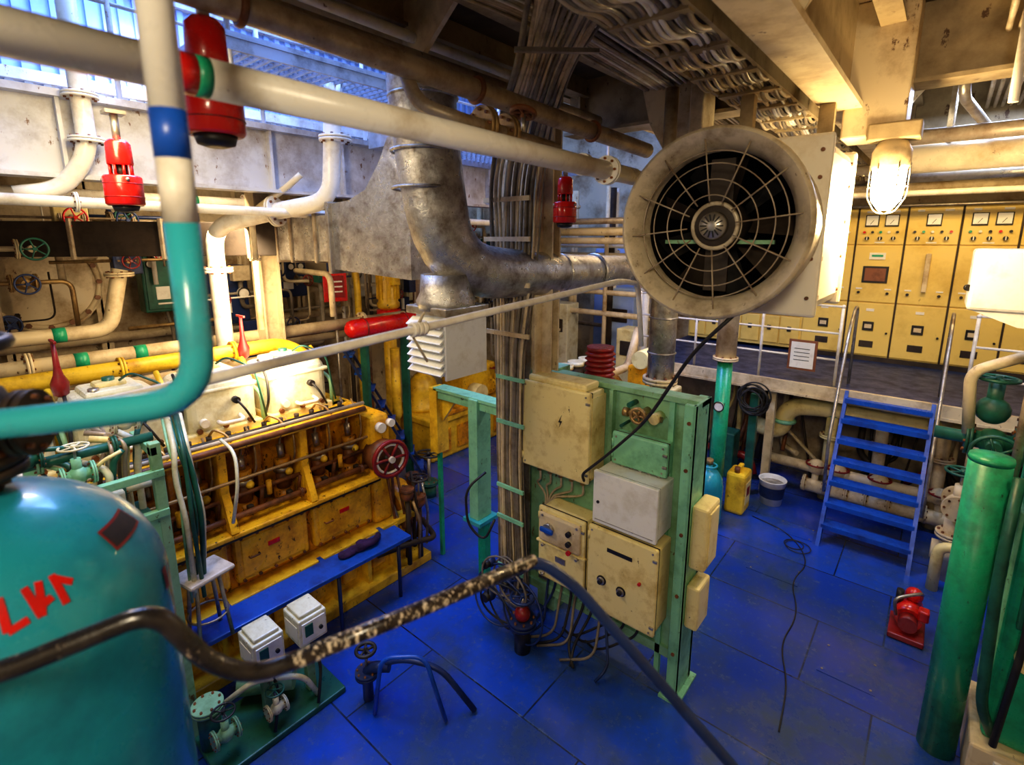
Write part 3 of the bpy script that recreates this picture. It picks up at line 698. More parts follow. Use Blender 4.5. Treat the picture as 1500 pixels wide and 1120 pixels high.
m.tube([(-3.6,1.0,.2),(-3.4,1.2,.42),(-3.3,1.5,.3),(-3.3,1.6,.06)],.02,"jar",fil=.1)
m.done()
# green pipework at the near end of the engine
m=M("green_piping_rack")
m.bb(-3.70,-3.64,.84,.90,.0,2.25,"pgreen",.005); m.bb(-4.10,-4.04,.30,.36,0,2.2,"lgreen",.005); m.bb(-3.68,-3.62,.15,.21,0,2.0,"pgreen",.005)
for z in (1.78,2.05): m.bb(-3.68,-3.63,.15,.90,z-.025,z+.025,"lgreen",.005)
m.bb(-4.07,-3.64,.84,.88,2.17,2.23,"lgreen",.005)
m.prism([(-3.66,.84,1.75),(-3.66,.58,1.75),(-3.66,.84,1.38)],(.02,0,0),"lgreen")
for k in range(22):
    y=R.uniform(.1,.85); x=R.uniform(-4.0,-3.75); z=R.uniform(1.9,2.4); m.tube([(x,y,.8),(x,y,z-.2),(x+.05,y+.02,z),(x+R.uniform(-.3,.1),y+R.uniform(-.2,.2),z+.05)],R.uniform(.010,.022),R.choice(["jar","dgreen","pgreen","black","greypipe","boxyellow"]),fil=.08,seg=8)
for z in (1.62,1.95,2.25): 
    m.cyl((-3.8,.1,z),(-3.8,.9,z),.03,R.choice(["pgreen","dgreen","jar"])); m.flange((-3.8,.35,z),(0,1,0),.06,"pgreen",t=.015); m.flange((-3.8,.7,z),(0,1,0),.06,"dgreen",t=.015)
m.valve((-3.72,.50,2.15),(0,1,0),.035,"lgreen","jar",up=(0,0,1)); m.valve((-3.85,.78,2.36),(0,1,0),.03,"jar","black"); m.valve((-3.75,.30,2.3),(0,1,0),.03,"dgreen","black")
m.valve((-3.62,.55,1.62),(0,1,0),.03,"jar","dgreen",up=(1,0,0)); m.valve((-3.62,.35,1.95),(0,0,1),.025,"boxyellow","black",up=(1,0,0))
m.box((-3.75,.62,1.92),(.12,.16,.14),"jar",.02); m.box((-3.72,.36,1.92),(.10,.12,.12),"boxyellow",.02); m.box((-3.9,.55,1.5),(.3,.6,.5),"dgreen",.03)
for k in range(6):
    x=-3.72+R.uniform(-.05,.03); y=.98+.022*k
    m.tube([(x,y,R.uniform(1.0,1.4)),(x+.04,y+R.uniform(-.04,.04),1.65),(x-.02,y+R.uniform(-.03,.03),1.95),(x-.05,y,2.12),(x-.3,y+.05,2.28)],R.uniform(.009,.018),R.choice(["dgreen","pgreen","jar","rubber","dgreen"]),fil=.1,seg=7)
m.tube([(-3.6,1.25,1.55),(-3.52,1.28,1.85),(-3.62,1.32,2.05),(-3.8,1.3,2.1)],.012,"jar",fil=.12,seg=8)
m.done()

# ================================================================== FOREGROUND TANK & RAIL
tc=V((-1.66,.02,0)); TZ=2.59
m=M("teal_air_receiver")
prof=[(.36,.6),(.36,TZ)]
for k in range(1,13):
    q=math.pi/2*k/12; prof.append((.36*math.cos(q), TZ+.34*math.sin(q)))
m.lathe(tc,(0,0,1),prof,"teal",seg=56)
m.lathe(tc,(0,0,1),[(.15,.0),(.2,.3),(.36,.62)],"teal",seg=32)
m.cyl(tc+V((0,0,TZ+.32)),tc+V((0,0,TZ+.40)),.07,"dark"); m.flange(tc+V((0,0,TZ+.40)),(0,0,1),.12,"dark",t=.025); m.lathe(tc+V((0,0,TZ+.42)),(0,0,1),[(.07,0),(.11,.03),(.12,.09),(.10,.15),(.05,.19),(.04,.26)],"black",seg=24)
m.cyl(tc+V((0,0,TZ+.50)),tc+V((.10,.12,TZ+.50)),.05,"black"); m.flange(tc+V((.10,.12,TZ+.50)),(.6,.8,0),.075,"dark",t=.018)
m.wheel(tc+V((0,0,TZ+.68)),(0,0,1),.12,"black",t=.016)
def dome(az,el,rr=.3625):
    return tc+V((rr*math.cos(el)*math.cos(az), rr*math.cos(el)*math.sin(az), TZ+(rr-.02)*math.sin(el)))
def patch(a0,a1,e0,e1,mt,n=5,rr=.3625):
    vs=[];fs=[]
    for i in range(n+1):
        for j in range(n+1): vs.append(dome(a0+(a1-a0)*i/n,e0+(e1-e0)*j/n,rr))
    for i in range(n):
        for j in range(n): fs.append([i*(n+1)+j,(i+1)*(n+1)+j,(i+1)*(n+1)+j+1,i*(n+1)+j+1])
    m.add(vs,fs,mt,True)
patch(.78,1.22,.54,.72,"dred"); patch(.80,1.20,.56,.70,"dark",rr=.3635)
patch(1.05,1.12,-.02,.16,"dred",3)
def stroke(az,el,da,de,w_=.022):
    n=4; vs=[];fs=[]; L=math.hypot(da,de); pa,pe=-de/L*w_,da/L*w_
    for i in range(n+1):
        for s_ in (-1,1): vs.append(dome(az+da*i/n+pa*s_,el+de*i/n+pe*s_,.3632))
    for i in range(n): fs.append([2*i,2*i+1,2*i+3,2*i+2])
    m.add(vs,fs,"red",True)
for (a,e,da,de) in ((-.16,.44,.0,.20),(-.16,.54,.10,.0),(-.06,.44,.0,.20),(.04,.44,.0,.20),(.04,.44,.10,.02),(.20,.44,-.03,.20),(.20,.44,.05,.20),(.22,.50,.06,.02),(.33,.44,.0,.20),(.33,.62,.08,-.08),(-.30,.44,.08,.20)):
    stroke(a,e,da,de)
m.done()
m=M("chipped_paint_handrail")
m.tube([(-1.30,-.2,2.76),(-1.154,.01,2.77),(-1.06,.215,2.815),(-1.045,.285,2.66),(-1.015,.36,2.59),(-.98,.46,2.591)],.019,"railblack",fil=.05,seg=16)
m.tube([(-.99,.43,2.5905),(-.90,.70,2.595),(-.79,1.04,2.605)],.0192,"railpaint",fil=.05,seg=16)
m.tube([(-.82,.95,2.603),(-.785,1.05,2.605),(-.70,1.12,2.52),(-.475,1.23,2.25),(-.24,1.35,1.96),(.1,1.5,1.5)],.016,"navy",fil=.05,seg=16)
m.cyl((-1.30,-.2,2.76),(-1.30,-.2,0),.02,"railblack",seg=12); m.cyl((.1,1.5,1.5),(.1,1.5,0),.02,"navy",seg=12)
m.done()

# ================================================================== BACKGROUND LEFT
m=M("round_access_hatch")
m.cyl((-7.99,1.05,3.0),(-7.85,1.05,3.0),.55,"cream",seg=40); m.torus((-7.85,1.05,3.0),(1,0,0),.50,.03,"cream",seg=40)
for i in range(16):
    q=math.pi*i/8; m.cyl((-7.85,1.05+.5*math.cos(q),3.0+.5*math.sin(q)),(-7.8,1.05+.5*math.cos(q),3.0+.5*math.sin(q)),.03,"rust",seg=6)
m.done()
def pipe_run(pts, r, mt, fl=(), name="pipe_run", fil=.15, bands=()):
    m=M(name); m.tube(pts,r,mt,fil=fil,seg=14)
    for p,ax in fl: m.flange(p,ax,r*1.8,mt,t=r*.3)
    for p,ax,bm_ in bands:
        a=V(ax).normalized(); m.cyl(V(p)-a*.05,V(p)+a*.05,r*1.03,bm_)
    return m.done()
pipe_run([(-5.55,2.05,0.02),(-5.55,2.05,3.62),(-5.0,2.42,3.76),(-4.5,2.72,3.85),(-4.42,2.78,5.0)],.08,"white",[((-5.55,2.05,3.2),(0,0,1)),((-5.0,2.42,3.76),(1,.6,.2)),((-4.43,2.76,4.40),(0,0,1))],name="white_service_pipe",fil=.22)
pipe_run([(-4.86,1.02,6.5),(-4.86,1.02,4.1),(-4.95,.85,3.85),(-4.98,.6,3.80)],.06,"white",[((-4.86,1.02,4.2),(0,0,1)),((-4.86,1.02,4.5),(0,0,1))],name="white_service_pipe")
pipe_run([(-5.25,2.3,2.6),(-5.25,2.3,3.75),(-4.9,2.5,3.98),(-4.8,2.6,4.1)],.03,"cream",[((-5.25,2.3,3.3),(0,0,1))],name="white_service_pipe")
pipe_run([(-5.9,-1.2,2.42),(-5.9,4.6,2.42)],.07,"cream",[((-5.9,y,2.42),(0,1,0)) for y in (.6,2.6,3.9)],bands=[((-5.9,.95,2.42),(0,1,0),"green"),((-5.9,1.4,2.42),(0,1,0),"green")])
pipe_run([(-6.4,-1.2,2.60),(-6.4,1.3,2.60),(-6.4,1.45,3.2)],.07,"cream",[((-6.4,.4,2.60),(0,1,0)),((-6.4,1.44,3.15),(0,0,1))],bands=[((-6.4,.9,2.60),(0,1,0),"green")])
pipe_run([(-6.6,-1.2,2.15),(-6.6,4.3,2.15)],.05,"cream",[((-6.6,2.0,2.15),(0,1,0))])
pipe_run([(-7.0,-1.2,3.95),(-7.0,6.4,3.95)],.06,"white",[((-7.0,3.0,3.95),(0,1,0))],bands=[((-7,2.4,3.95),(0,1,0),"green")])
pipe_run([(-4.85,-1.2,3.78),(-4.85,6.8,3.70)],.04,"white",[((-4.85,.9,3.76),(0,1,0)),((-4.85,4,3.73),(0,1,0))])
pipe_run([(-7.9,-1.2,3.62),(-7.9,9.3,3.62)],.05,"cream"); pipe_run([(-7.85,-1.2,2.3),(-7.85,8.6,2.3)],.06,"cream")
pipe_run([(-7.85,3.3,4.15),(-7.85,3.3,2.7),(-7.85,4.4,2.7),(-7.85,4.4,1.0)],.06,"cream",[((-7.85,3.3,3.4),(0,0,1))])
pipe_run([(-5.3,3.3,3.95),(-5.3,3.3,3.4),(-5.3,4.4,3.35),(-5.3,4.4,2.6)],.04,"greypipe")
pipe_run([(-5.5,3.25,2.6),(-5.5,3.25,3.1),(-6.4,3.3,3.1)],.035,"cream")
m=M("trim_hull_frames")
y=-1.0
while y<9.6:
    m.bb(-8.0,-7.85,y-.012,y+.012,0,4.4,"cream"); m.bb(-7.87,-7.85,y-.06,y+.06,0,4.4,"cream"); y+=.85
m.done()
for x,y in ((-5.75,2.62),(-6.2,7.3)):
    m=M("trim_column"); m.bb(x-.10,x+.10,y-.11,y-.09,0,4.45,"cream"); m.bb(x-.10,x+.10,y+.09,y+.11,0,4.45,"cream"); m.bb(x-.01,x+.01,y-.10,y+.10,0,4.45,"cream"); m.done()
def cabinet(p,size,mt,mt2="black",gauges=2):
    m=M("control_cabinet"); x,y,z=p; sx,sy,sz=size
    m.box(p,size,mt,.02); m.box((x+sx/2+.008,y,z),(.02,sy*.88,sz*.9),mt,.008)
    for i in range(gauges): 
        yy=y-sy*.3+sy*.6*(i/(max(gauges-1,1))); m.cyl((x+sx/2+.01,yy,z+sz*.25),(x+sx/2+.04,yy,z+sz*.25),.05,"white",seg=16); m.torus((x+sx/2+.04,yy,z+sz*.25),(1,0,0),.05,.008,"black",seg=16,s2=6)
    m.box((x+sx/2+.02,y+sy*.35,z-.05),(.03,.03,.10),mt2,.005); m.box((x+sx/2+.02,y-sy*.1,z-sz*.2),(.01,sy*.3,sz*.2),"paper",.002)
    m.tube([(x,y,z-sz/2),(x,y+.05,z-sz/2-.3),(x-.05,y,z-sz/2-.8)],.02,"cable2",fil=.1,seg=7)
    m.bb(-7.99,x-sx/2,y-.04,y+.04,z-.04,z+.04,"steel"); m.done()
cabinet((-7.6,2.15,3.0),(.25,.5,.8),"dgreen"); cabinet((-7.6,2.85,2.75),(.3,.55,.8),"navy"); cabinet((-7.6,3.75,2.95),(.3,.5,.6),"navy",gauges=3)
cabinet((-7.6,5.1,2.8),(.3,.7,.5),"white_clean"); cabinet((-7.6,6.2,2.7),(.3,.6,.9),"jar"); cabinet((-7.6,7.4,2.9),(.3,.8,.6),"white_clean"); cabinet((-7.6,8.6,2.6),(.3,.6,.9),"bluewall")
m=M("instrument_pipework")
for i in range(150):
    y=R.uniform(2.0,8.8) if i%8 else R.uniform(-.8,2.0); z=R.uniform(1.8,3.85); r=R.uniform(.008,.034); mt=R.choice(["cream","rust","greypipe","cable2","dark","brass","cream","white","black","navy"])
    x=R.uniform(-7.4,-6.75); L=R.uniform(.4,1.4)
    if i%2: m.tube([(x,y,z),(x,y,z-L),(x+R.uniform(-.1,.2),y+R.uniform(-.5,.5),z-L)],r,mt,fil=.1,seg=8)
    else: m.tube([(x,y-L/2,z),(x,y+L/2,z),(x,y+L/2,z+R.choice([-.5,.5]))],r,mt,fil=.1,seg=8)
    if i%4==0: m.valve((x,y,z),(0,1,0),R.uniform(.03,.05),mt,R.choice(["dgreen","dred","navy","red"]),up=(1,0,0))
    if i%6==0: m.cyl((x,y,z),(x+.06,y,z),.07,"white",seg=16); m.torus((x+.06,y,z),(1,0,0),.07,.01,"black",seg=16,s2=6)
    if i%7==0: m.box((x,y,z),(.15,R.uniform(.12,.3),R.uniform(.1,.3)),R.choice(["dark","navy","boxyellow","cream","dgreen"]),.01)
m.done()

# auxiliary machinery
m=M("red_air_cylinder")
m.lathe((-5.65,3.5,2.38),(0,1,0),[(.04,0),(.10,.04),(.12,.1),(.12,1.05),(.10,1.12),(.04,1.16)],"red",seg=24)
for y in (3.75,4.4): m.torus((-5.65,y,2.38),(0,1,0),.123,.01,"dred",seg=24,s2=6); m.bb(-5.72,-5.58,y-.02,y+.02,0,2.28,"dgreen")
m.done()
m=M("vertical_electric_pump")
px,py=-6.45,4.75
m.lathe((px,py,2.45),(0,0,1),[(.12,0),(.17,.04),(.17,.1),(.15,.12),(.15,.75),(.13,.82),(.05,.84)],"yellow",seg=24)
for i in range(16):
    q=math.pi*i/8; m.box((px+.16*math.cos(q),py+.16*math.sin(q),2.86),(.03,.008,.5),"yellow",rz=q)
m.lathe((px,py,2.15),(0,0,1),[(.10,0),(.14,.05),(.18,.2),(.18,.3)],"red",seg=24); m.cyl((px,py,0),(px,py,2.15),.1,"yellow")
m.box((px+.18,py,2.9),(.1,.14,.16),"yellow",.02); m.tube([(px,py,.8),(px+.3,py-.15,.8),(px+.3,py-.15,1.9)],.07,"yellow",fil=.15)
m.box((px,py-.1,.1),(.5,.4,.2),"yellow",.02); m.tube([(px-.2,py-.4,.0),(px-.2,py-.4,2.9),(px-.3,py-.4,3.3)],.05,"yellow",fil=.15)
m.done()
m=M("notice_board_red")
m.box((-6.5,3.9,2.85),(.03,.32,.42),"red",.005,rz=-.3); m.box((-6.48,3.9,2.85),(.03,.22,.3),"dred",.003,rz=-.3)
for z in (2.78,2.85,2.92): m.box((-6.462,3.9,z),(.004,.16,.02),"paper",rz=-.3)
m.cyl((-6.53,3.9,0),(-6.53,3.9,2.8),.02,"steel"); m.done()
m=M("yellow_auxiliary_unit")
m.bb(-6.9,-5.85,5.0,6.9,0,.62,"yellow",.04); m.bb(-6.95,-5.8,4.95,6.95,.62,.72,"yellow",.02); m.bb(-6.0,-5.78,5.2,5.9,.72,.80,"orange",.02)
m.lathe((-6.45,5.35,.72),(0,0,1),[(.30,0),(.31,.06),(.26,.1),(.27,.3),(.22,.48),(.12,.58),(.08,.6),(.08,.72)],"yellow",seg=28); m.flange((-6.45,5.35,1.44),(0,0,1),.14,"yellow",t=.03)
m.box((-6.3,6.3,1.05),(.6,.8,.6),"yellow",.05); m.cyl((-5.9,6.0,.95),(-5.7,6.0,.95),.16,"boxyellow",seg=20)
for i in range(4): m.bb(-5.84,-5.82,5.1+.45*i,5.4+.45*i,.12,.5,"orange",.01)
m.valve((-5.95,6.65,.95),(0,1,0),.06,"yellow","dred"); m.tube([(-6.45,5.35,1.4),(-6.45,5.35,1.9),(-6.6,5.8,2.2),(-6.7,6.2,2.2)],.09,"cream",fil=.2)
m.done()
m=M("blue_steel_ladder")
a0,a1=V((-6.15,3.75,2.10)),V((-5.55,4.65,0))
for s_ in (-.16,.16):
    o=V((s_*.75,-s_*.65,0)); m.box((a0+a1)/2+o,(.03,.08,(a1-a0).length),"navy",rot=(a1-a0).to_track_quat('Z','X').to_matrix().to_4x4())
for i in range(8): p=a0.lerp(a1,(i+.6)/8.5); m.box(p,(.34,.12,.02),"blue",rz=-.7)
m.done()
m=M("floor_valve_handwheel")
m.cyl((-5.1,4.3,0),(-5.1,4.3,.62),.025,"steel"); m.wheel((-5.1,4.3,.62),(0,.1,1),.16,"black",t=.014); m.cyl((-5.1,4.3,0),(-5.1,4.3,.15),.09,"dgreen"); m.flange((-5.1,4.3,.2),(0,0,1),.12,"dgreen",t=.02)
m.done()
m=M("orange_generator_set")
m.bb(-4.3,-3.3,5.6,6.9,.0,.5,"orange",.03); m.bb(-4.2,-3.4,5.7,6.7,.5,1.45,"yellow",.06); m.cyl((-3.9,5.6,1.1),(-3.9,6.9,1.1),.42,"orange",seg=28)
for i in range(4): m.cyl((-3.9,5.8+.28*i,1.45),(-3.9,5.8+.28*i,1.72),.10,"dark"); m.cyl((-3.9,5.8+.28*i,1.72),(-3.9,5.8+.28*i,1.78),.12,"jar")
m.tube([(-3.5,5.6,1.6),(-3.5,6.9,1.6),(-3.4,7.0,2.2)],.06,"cream"); m.cyl((-3.5,5.6,.9),(-3.42,5.6,.9),.2,"rust")
m.bb(-3.2,-2.6,6.0,6.8,.0,1.5,"jar",.03); m.bb(-3.0,-2.7,5.95,6.0,.9,1.3,"red",.01)
m.bb(-3.1,-2.7,6.1,6.6,1.5,1.85,"orange",.03); m.cyl((-2.9,6.05,1.95),(-2.9,6.65,1.95),.12,"boxyellow"); m.valve((-3.5,6.2,1.75),(0,1,0),.05,"cream","red")
m.done()
m=M("background_pipe_cluster")
for i in range(22):
    x=R.uniform(-6.6,-3.75); y=R.uniform(7.7,9.3); z=R.uniform(1.5,4.2); r=R.uniform(.03,.08); mt=R.choice(["cream","white","greypipe","bluewall","cream","white_clean","dark"])
    if i%3: m.cyl((x,y,0),(x,y,4.4),r,mt,seg=12); m.flange((x,y,z),(0,0,1),r*1.8,mt,t=.02,bolts=6)
    else: m.cyl((-6.7,y,z),(-3.75,y,z),r,mt,seg=12)
for x,y,w_,h_,mt in ((-6.3,8.4,.7,1.9,"white_clean"),(-4.6,8.8,.6,1.7,"bluewall"),(-5.6,8.2,.5,1.4,"jar"),(-4.0,8.0,.4,1.1,"boxyellow")):
    m.box((x,y,h_/2+.9),(w_,.4,h_),mt,.02); m.box((x,y,.45),(w_*.8,.35,.9),"dgreen",.01); m.box((x,y-.205,h_*.7+.9),(w_*.6,.02,.25),"dark",.01)
m.done()
m=M("door_1")
m.bb(-5.9,-4.9,9.86,9.94,.9,3.3,"bluewall",.03); m.bb(-6.0,-5.9,9.88,9.945,.8,3.4,"cream",.01); m.bb(-4.9,-4.8,9.88,9.945,.8,3.4,"cream",.01); m.box((-5.05,9.84,2.1),(.16,.02,.03),"steel")
m.done()

# ================================================================== RIGHT: PLATFORM & SWITCHBOARD
m=M("trim_platform")
m.bb(-3.7,2.1,7.4,9.93,1.60,1.65,"navy"); m.bb(-3.7,2.1,7.34,7.40,1.50,1.66,"cream"); m.bb(-3.7,2.1,7.32,7.42,1.49,1.52,"cream")
for x in (-3.6,-1.6,.5,2.0): m.bb(x-.05,x+.05,7.45,7.55,0,1.6,"cream")
m.bb(-3.7,2.1,8.9,8.95,0,1.6,"cream_wall")
m.done()
m=M("main_switchboard")
SX0,SX1=-1.70,1.9
m.bb(SX0,SX1,9.5,9.9,1.70,3.95,"swyellow",.01); m.bb(SX0,SX1,9.47,9.9,1.65,1.72,"dark"); m.bb(-3.6,SX0,9.5,9.9,1.70,2.95,"swyellow",.01)
wc=.60; n=6
for k in range(n):
    x0=SX0+wc*k+.012; x1=SX0+wc*(k+1)-.012; cx=(x0+x1)/2
    m.bb(x1,x1+.024,9.49,9.505,1.72,3.95,"dark")
    for z0,z1 in ((3.42,3.93),(2.56,3.40),(1.74,2.54)): m.bb(x0,x1,9.475,9.51,z0,z1,"swyellow",.008)
    for j in range(1 if k%2==0 else 2):
        gx=cx+(-.12 if k%2 else 0)+.24*j
        m.bb(gx-.085,gx+.085,9.455,9.475,3.68,3.85,"black",.004); m.bb(gx-.072,gx+.072,9.45,9.458,3.70,3.84,"glassface"); m.box((gx,9.448,3.745),(.006,.004,.07),"black",rot=Matrix.Rotation(.6,4,'Y'))
    for j in range(5): m.cyl((cx-.2+.1*j,9.44,3.60),(cx-.2+.1*j,9.475,3.60),.018,["black","red","black","green","white"][(j+k)%5],seg=12)
    for j in range(3): m.cyl((cx-.16+.16*j,9.43,3.51),(cx-.16+.16*j,9.475,3.51),.028,"black",seg=12); m.box((cx-.16+.16*j,9.425,3.51),(.012,.01,.05),"white")
    m.bb(cx-.2,cx-.12,9.468,9.476,3.88,3.91,"paper"); m.bb(cx+.10,cx+.2,9.468,9.476,3.88,3.91,"paper"); m.bb(cx-.06,cx+.06,9.468,9.476,3.44,3.46,"paper")
    if k==1: m.bb(cx-.16,cx+.16,9.46,9.476,2.85,3.1,"black",.01); m.bb(cx-.13,cx+.13,9.455,9.462,2.88,3.07,"frame_brown"); m.bb(cx-.1,cx+.1,9.46,9.476,3.2,3.3,"paper"); m.bb(cx-.07,cx+.07,9.455,9.461,3.24,3.27,"green")
    elif k==0: m.bb(cx-.09,cx-.03,9.42,9.476,2.95,3.25,"black",.01); m.box((cx-.06,9.40,3.22),(.16,.03,.04),"dark",.005); m.cyl((cx-.06,9.42,2.92),(cx-.06,9.47,2.92),.03,"black")
    elif k==2: m.bb(cx-.03,cx+.03,9.40,9.476,2.75,3.3,"cream",.01)
    else:
        m.bb(cx-.08,cx+.08,9.46,9.476,3.02,3.14,"black",.005); m.bb(cx-.05,cx+.05,9.45,9.46,3.06,3.10,"steel"); m.bb(cx-.06,cx+.06,9.468,9.476,3.24,3.28,"paper")
    for j in range(2): m.cyl((cx-.18+.36*j,9.45,2.70),(cx-.18+.36*j,9.475,2.70),.02,"black",seg=10); m.bb(cx-.22+.36*j,cx-.14+.36*j,9.468,9.476,2.75,2.77,"paper")
    m.bb(cx-.07,cx+.07,9.46,9.476,2.12,2.26,"black",.005); m.bb(cx-.045,cx+.045,9.45,9.462,2.16,2.22,"cream"); m.bb(cx-.05,cx+.05,9.468,9.476,2.42,2.46,"paper"); m.bb(cx-.09,cx+.09,9.468,9.476,1.86,1.96,"dark",.003)
    m.cyl((x1-.05,9.45,2.1),(x1-.05,9.475,2.1),.015,"black",seg=8)
for k in range(6):
    x0=-3.58+.31*k; m.bb(x0+.01,x0+.30,9.475,9.51,1.76,2.22,"swyellow",.006); m.bb(x0+.01,x0+.30,9.475,9.51,2.24,2.92,"swyellow",.006)
    m.bb(x0+.12,x0+.18,9.46,9.476,1.98,2.06,"black"); m.bb(x0+.10,x0+.20,9.46,9.476,2.62,2.72,"black"); m.bb(x0+.12,x0+.18,9.468,9.476,2.82,2.85,"paper"); m.cyl((x0+.15,9.45,2.42),(x0+.15,9.475,2.42),.03,"black",seg=12)
m.cyl((SX0,9.44,3.97),(SX1,9.44,3.97),.02,"steel"); 
m.done()
m=M("blue_access_ladder")
xl,xr=-.74,.10
for x in (xl,xr):
    m.prism([(x-.02,7.34,1.66),(x-.02,7.42,1.66),(x-.02,6.54,0),(x-.02,6.40,0)],(.04,0,0),"blue")
for i in range(7):
    t=(i+.2)/7.2; yy=7.38+( 6.49-7.38)*t; zz=1.62*(1-t)
    m.bb(xl,xr,yy-.10,yy+.08,zz-.02,zz+.005,"blue",.004); m.bb(xl,xr,yy-.105,yy-.095,zz-.05,zz+.005,"blue")
for x in (xl-.04,xr+.04):
    m.tube([(x,6.72,.55),(x,6.60,1.2),(x,7.2,2.45),(x,7.5,2.68),(x,7.72,2.66),(x,7.74,1.66)],.018,"steel",fil=.15,seg=10)
m.done()
m=M("platform_handrail")
def rail(x0,x1,y=7.45):
    n=max(2,int((x1-x0)/.9)+1)
    for i in range(n): x=x0+(x1-x0)*i/(n-1); m.cyl((x,y,1.65),(x,y,2.68),.018,"white",seg=10); m.sph((x,y,2.68),.026,"white",seg=8)
    for z in (2.0,2.34,2.68): m.cyl((x0,y,z),(x1,y,z),.014,"white",seg=10)
rail(-3.6,-.9); rail(.35,1.9)
m.done()
m=M("framed_notice")
m.bb(-1.45,-1.12,7.40,7.42,1.82,2.22,"frame_brown",.004); m.bb(-1.42,-1.15,7.392,7.402,1.85,2.19,"paper")
for z in (1.95,2.0,2.05,2.1): m.bb(-1.38,-1.2,7.39,7.393,z,z+.008,"black")
m.done()
m=M("ladder_cabinet_white")
m.bb(.13,.66,4.30,4.70,3.06,3.44,"white_clean",.02); m.prism([(.16,4.32,3.06),(.64,4.32,3.06),(.64,4.32,2.97),(.38,4.32,2.97)],(0,.36,0),"white_clean")
m.cyl((.5,4.5,3.42),(.5,4.5,4.68),.02,"steel"); m.cyl((.5,4.4,2.0),(.5,4.4,2.99),.025,"greypipe"); m.cyl((.12,4.33,3.2),(.13,4.31,3.2),.02,"black"); m.done()
m=M("bucket")
m.lathe((-1.42,7.15,0),(0,0,1),[(.0,.01),(.13,.0),(.165,.33),(.175,.34),(.165,.345),(.155,.33),(.125,.02),(.0,.02)],"white_clean",seg=28,cap=False)
m.lathe((-1.42,7.15,0),(0,0,1),[(.145,.10),(.161,.26)],"navy",seg=28,cap=False); m.cyl((-1.42,7.15,.27),(-1.42,7.15,.28),.155,"steel",seg=24)
m.torus((-1.42,7.15,.34),(0,1,.3),.17,.005,"steel",seg=24,s2=6,arc=.5)
m.done()
m=M("gas_bottle")
m.lathe((-1.93,6.10,0),(0,0,1),[(.14,0),(.175,.03),(.18,.10),(.18,.50),(.165,.60),(.11,.69),(.04,.73),(.035,.80)],"teal",seg=28); m.cyl((-1.93,6.10,.78),(-1.93,6.10,.84),.045,"brass"); m.torus((-1.93,6.10,.76),(0,0,1),.09,.012,"teal",seg=20)
m.done()
m=M("round_pillar")
m.cyl((-1.95,6.45,0),(-1.95,6.45,2.05),.09,"green",seg=20); m.cyl((-1.95,6.45,2.05),(-1.95,6.45,4.68),.12,"cream",seg=20); m.cyl((-1.95,6.36,1.45),(-1.95,6.33,1.45),.06,"white",seg=18); m.torus((-1.95,6.33,1.45),(0,1,0),.06,.008,"black",seg=18,s2=6)
m.flange((-1.95,6.45,2.05),(0,0,1),.15,"cream",t=.02); m.done()
m=M("yellow_jerrycan")
m.box((-1.72,6.66,.28),(.24,.32,.56),"yellow",.04); m.box((-1.72,6.66,.60),(.06,.22,.04),"yellow",.015); m.cyl((-1.72,6.56,.56),(-1.72,6.56,.63),.035,"rust"); m.box((-1.60,6.66,.28),(.01,.2,.3),"boxyellow",.003); m.box((-1.597,6.66,.30),(.008,.12,.12),"dred",.002)
m.done()
m=M("coiled_hose")
for i in range(8): m.torus((-1.75+R.uniform(-.04,.04),7.12+R.uniform(-.05,.05),1.40+R.uniform(-.06,.06)),(R.uniform(-.3,.3),1,R.uniform(-.2,.2)),.15+.013*(i%4),.011,"rubber",seg=26,s2=6)
m.bb(-1.8,-1.7,7.16,7.24,0,1.45,"dgreen"); m.done()
m=M("platform_piping")
m.tube([(-1.9,7.9,.8),(-1.5,7.75,.8),(-1.45,7.7,1.22),(-1.0,7.75,1.28),(.4,7.8,1.28)],.12,"boxyellow",fil=.25,seg=18); m.torus((-1.47,7.72,1.0),(0,0,1),.125,.03,"lgreen",seg=20)
for x,mt in ((-.35,"cream"),(.25,"cream"),(-.9,"boxyellow"),(.7,"cream"),(1.1,"cream")):
    m.cyl((x,7.75,0),(x,7.75,1.6),.07,mt,seg=14); m.flange((x,7.75,.9),(0,0,1),.13,mt,t=.025); m.torus((x,7.75,1.2),(0,0,1),.075,.02,"green",seg=18)
m.cyl((-1.6,7.62,.45),(1.9,7.62,.45),.07,"cream"); m.cyl((-1.15,7.60,.2),(1.9,7.60,.2),.09,"cream")
for x in (-1.0,-.75,-.3,.3,.65): m.valve((x,7.60,.22),(1,0,0),.06,"cream","dred"); m.sph((x,7.62,.47),.11,"cream",seg=14)
m.tube([(-2.6,7.8,.3),(-1.9,7.8,.3),(-1.8,7.7,.08)],.06,"dred",fil=.15); m.bb(-2.4,-2.05,7.5,7.8,0,.7,"dgreen",.02)
for i in range(34):
    x=R.uniform(-2.5,1.8); m.tube([(x,8.2,1.5),(x,8.1,R.uniform(.4,1.1)),(x+R.uniform(-.5,.5),7.9,R.uniform(.1,.5))],R.uniform(.012,.045),R.choice(["cream","rust","boxyellow","dark","dred","black"]),fil=.1,seg=8)
m.done()
m=M("valve_manifold")
for i,x in enumerate((.40,.66,.92)):
    m.cyl((x,6.6,0),(x,6.6,.75),.08,"cream",seg=16); m.valve((x,6.6,.85),(0,1,0),.07,"cream",["dgreen","dred","dgreen"][i]); m.flange((x,6.6,.5),(0,0,1),.14,"cream",t=.03)
m.cyl((.25,6.6,.3),(1.6,6.6,.3),.10,"cream"); m.tube([(.3,6.3,0),(.3,6.3,.5),(1.2,6.3,.5)],.05,"boxyellow"); m.done()
m=M("green_valve_station")
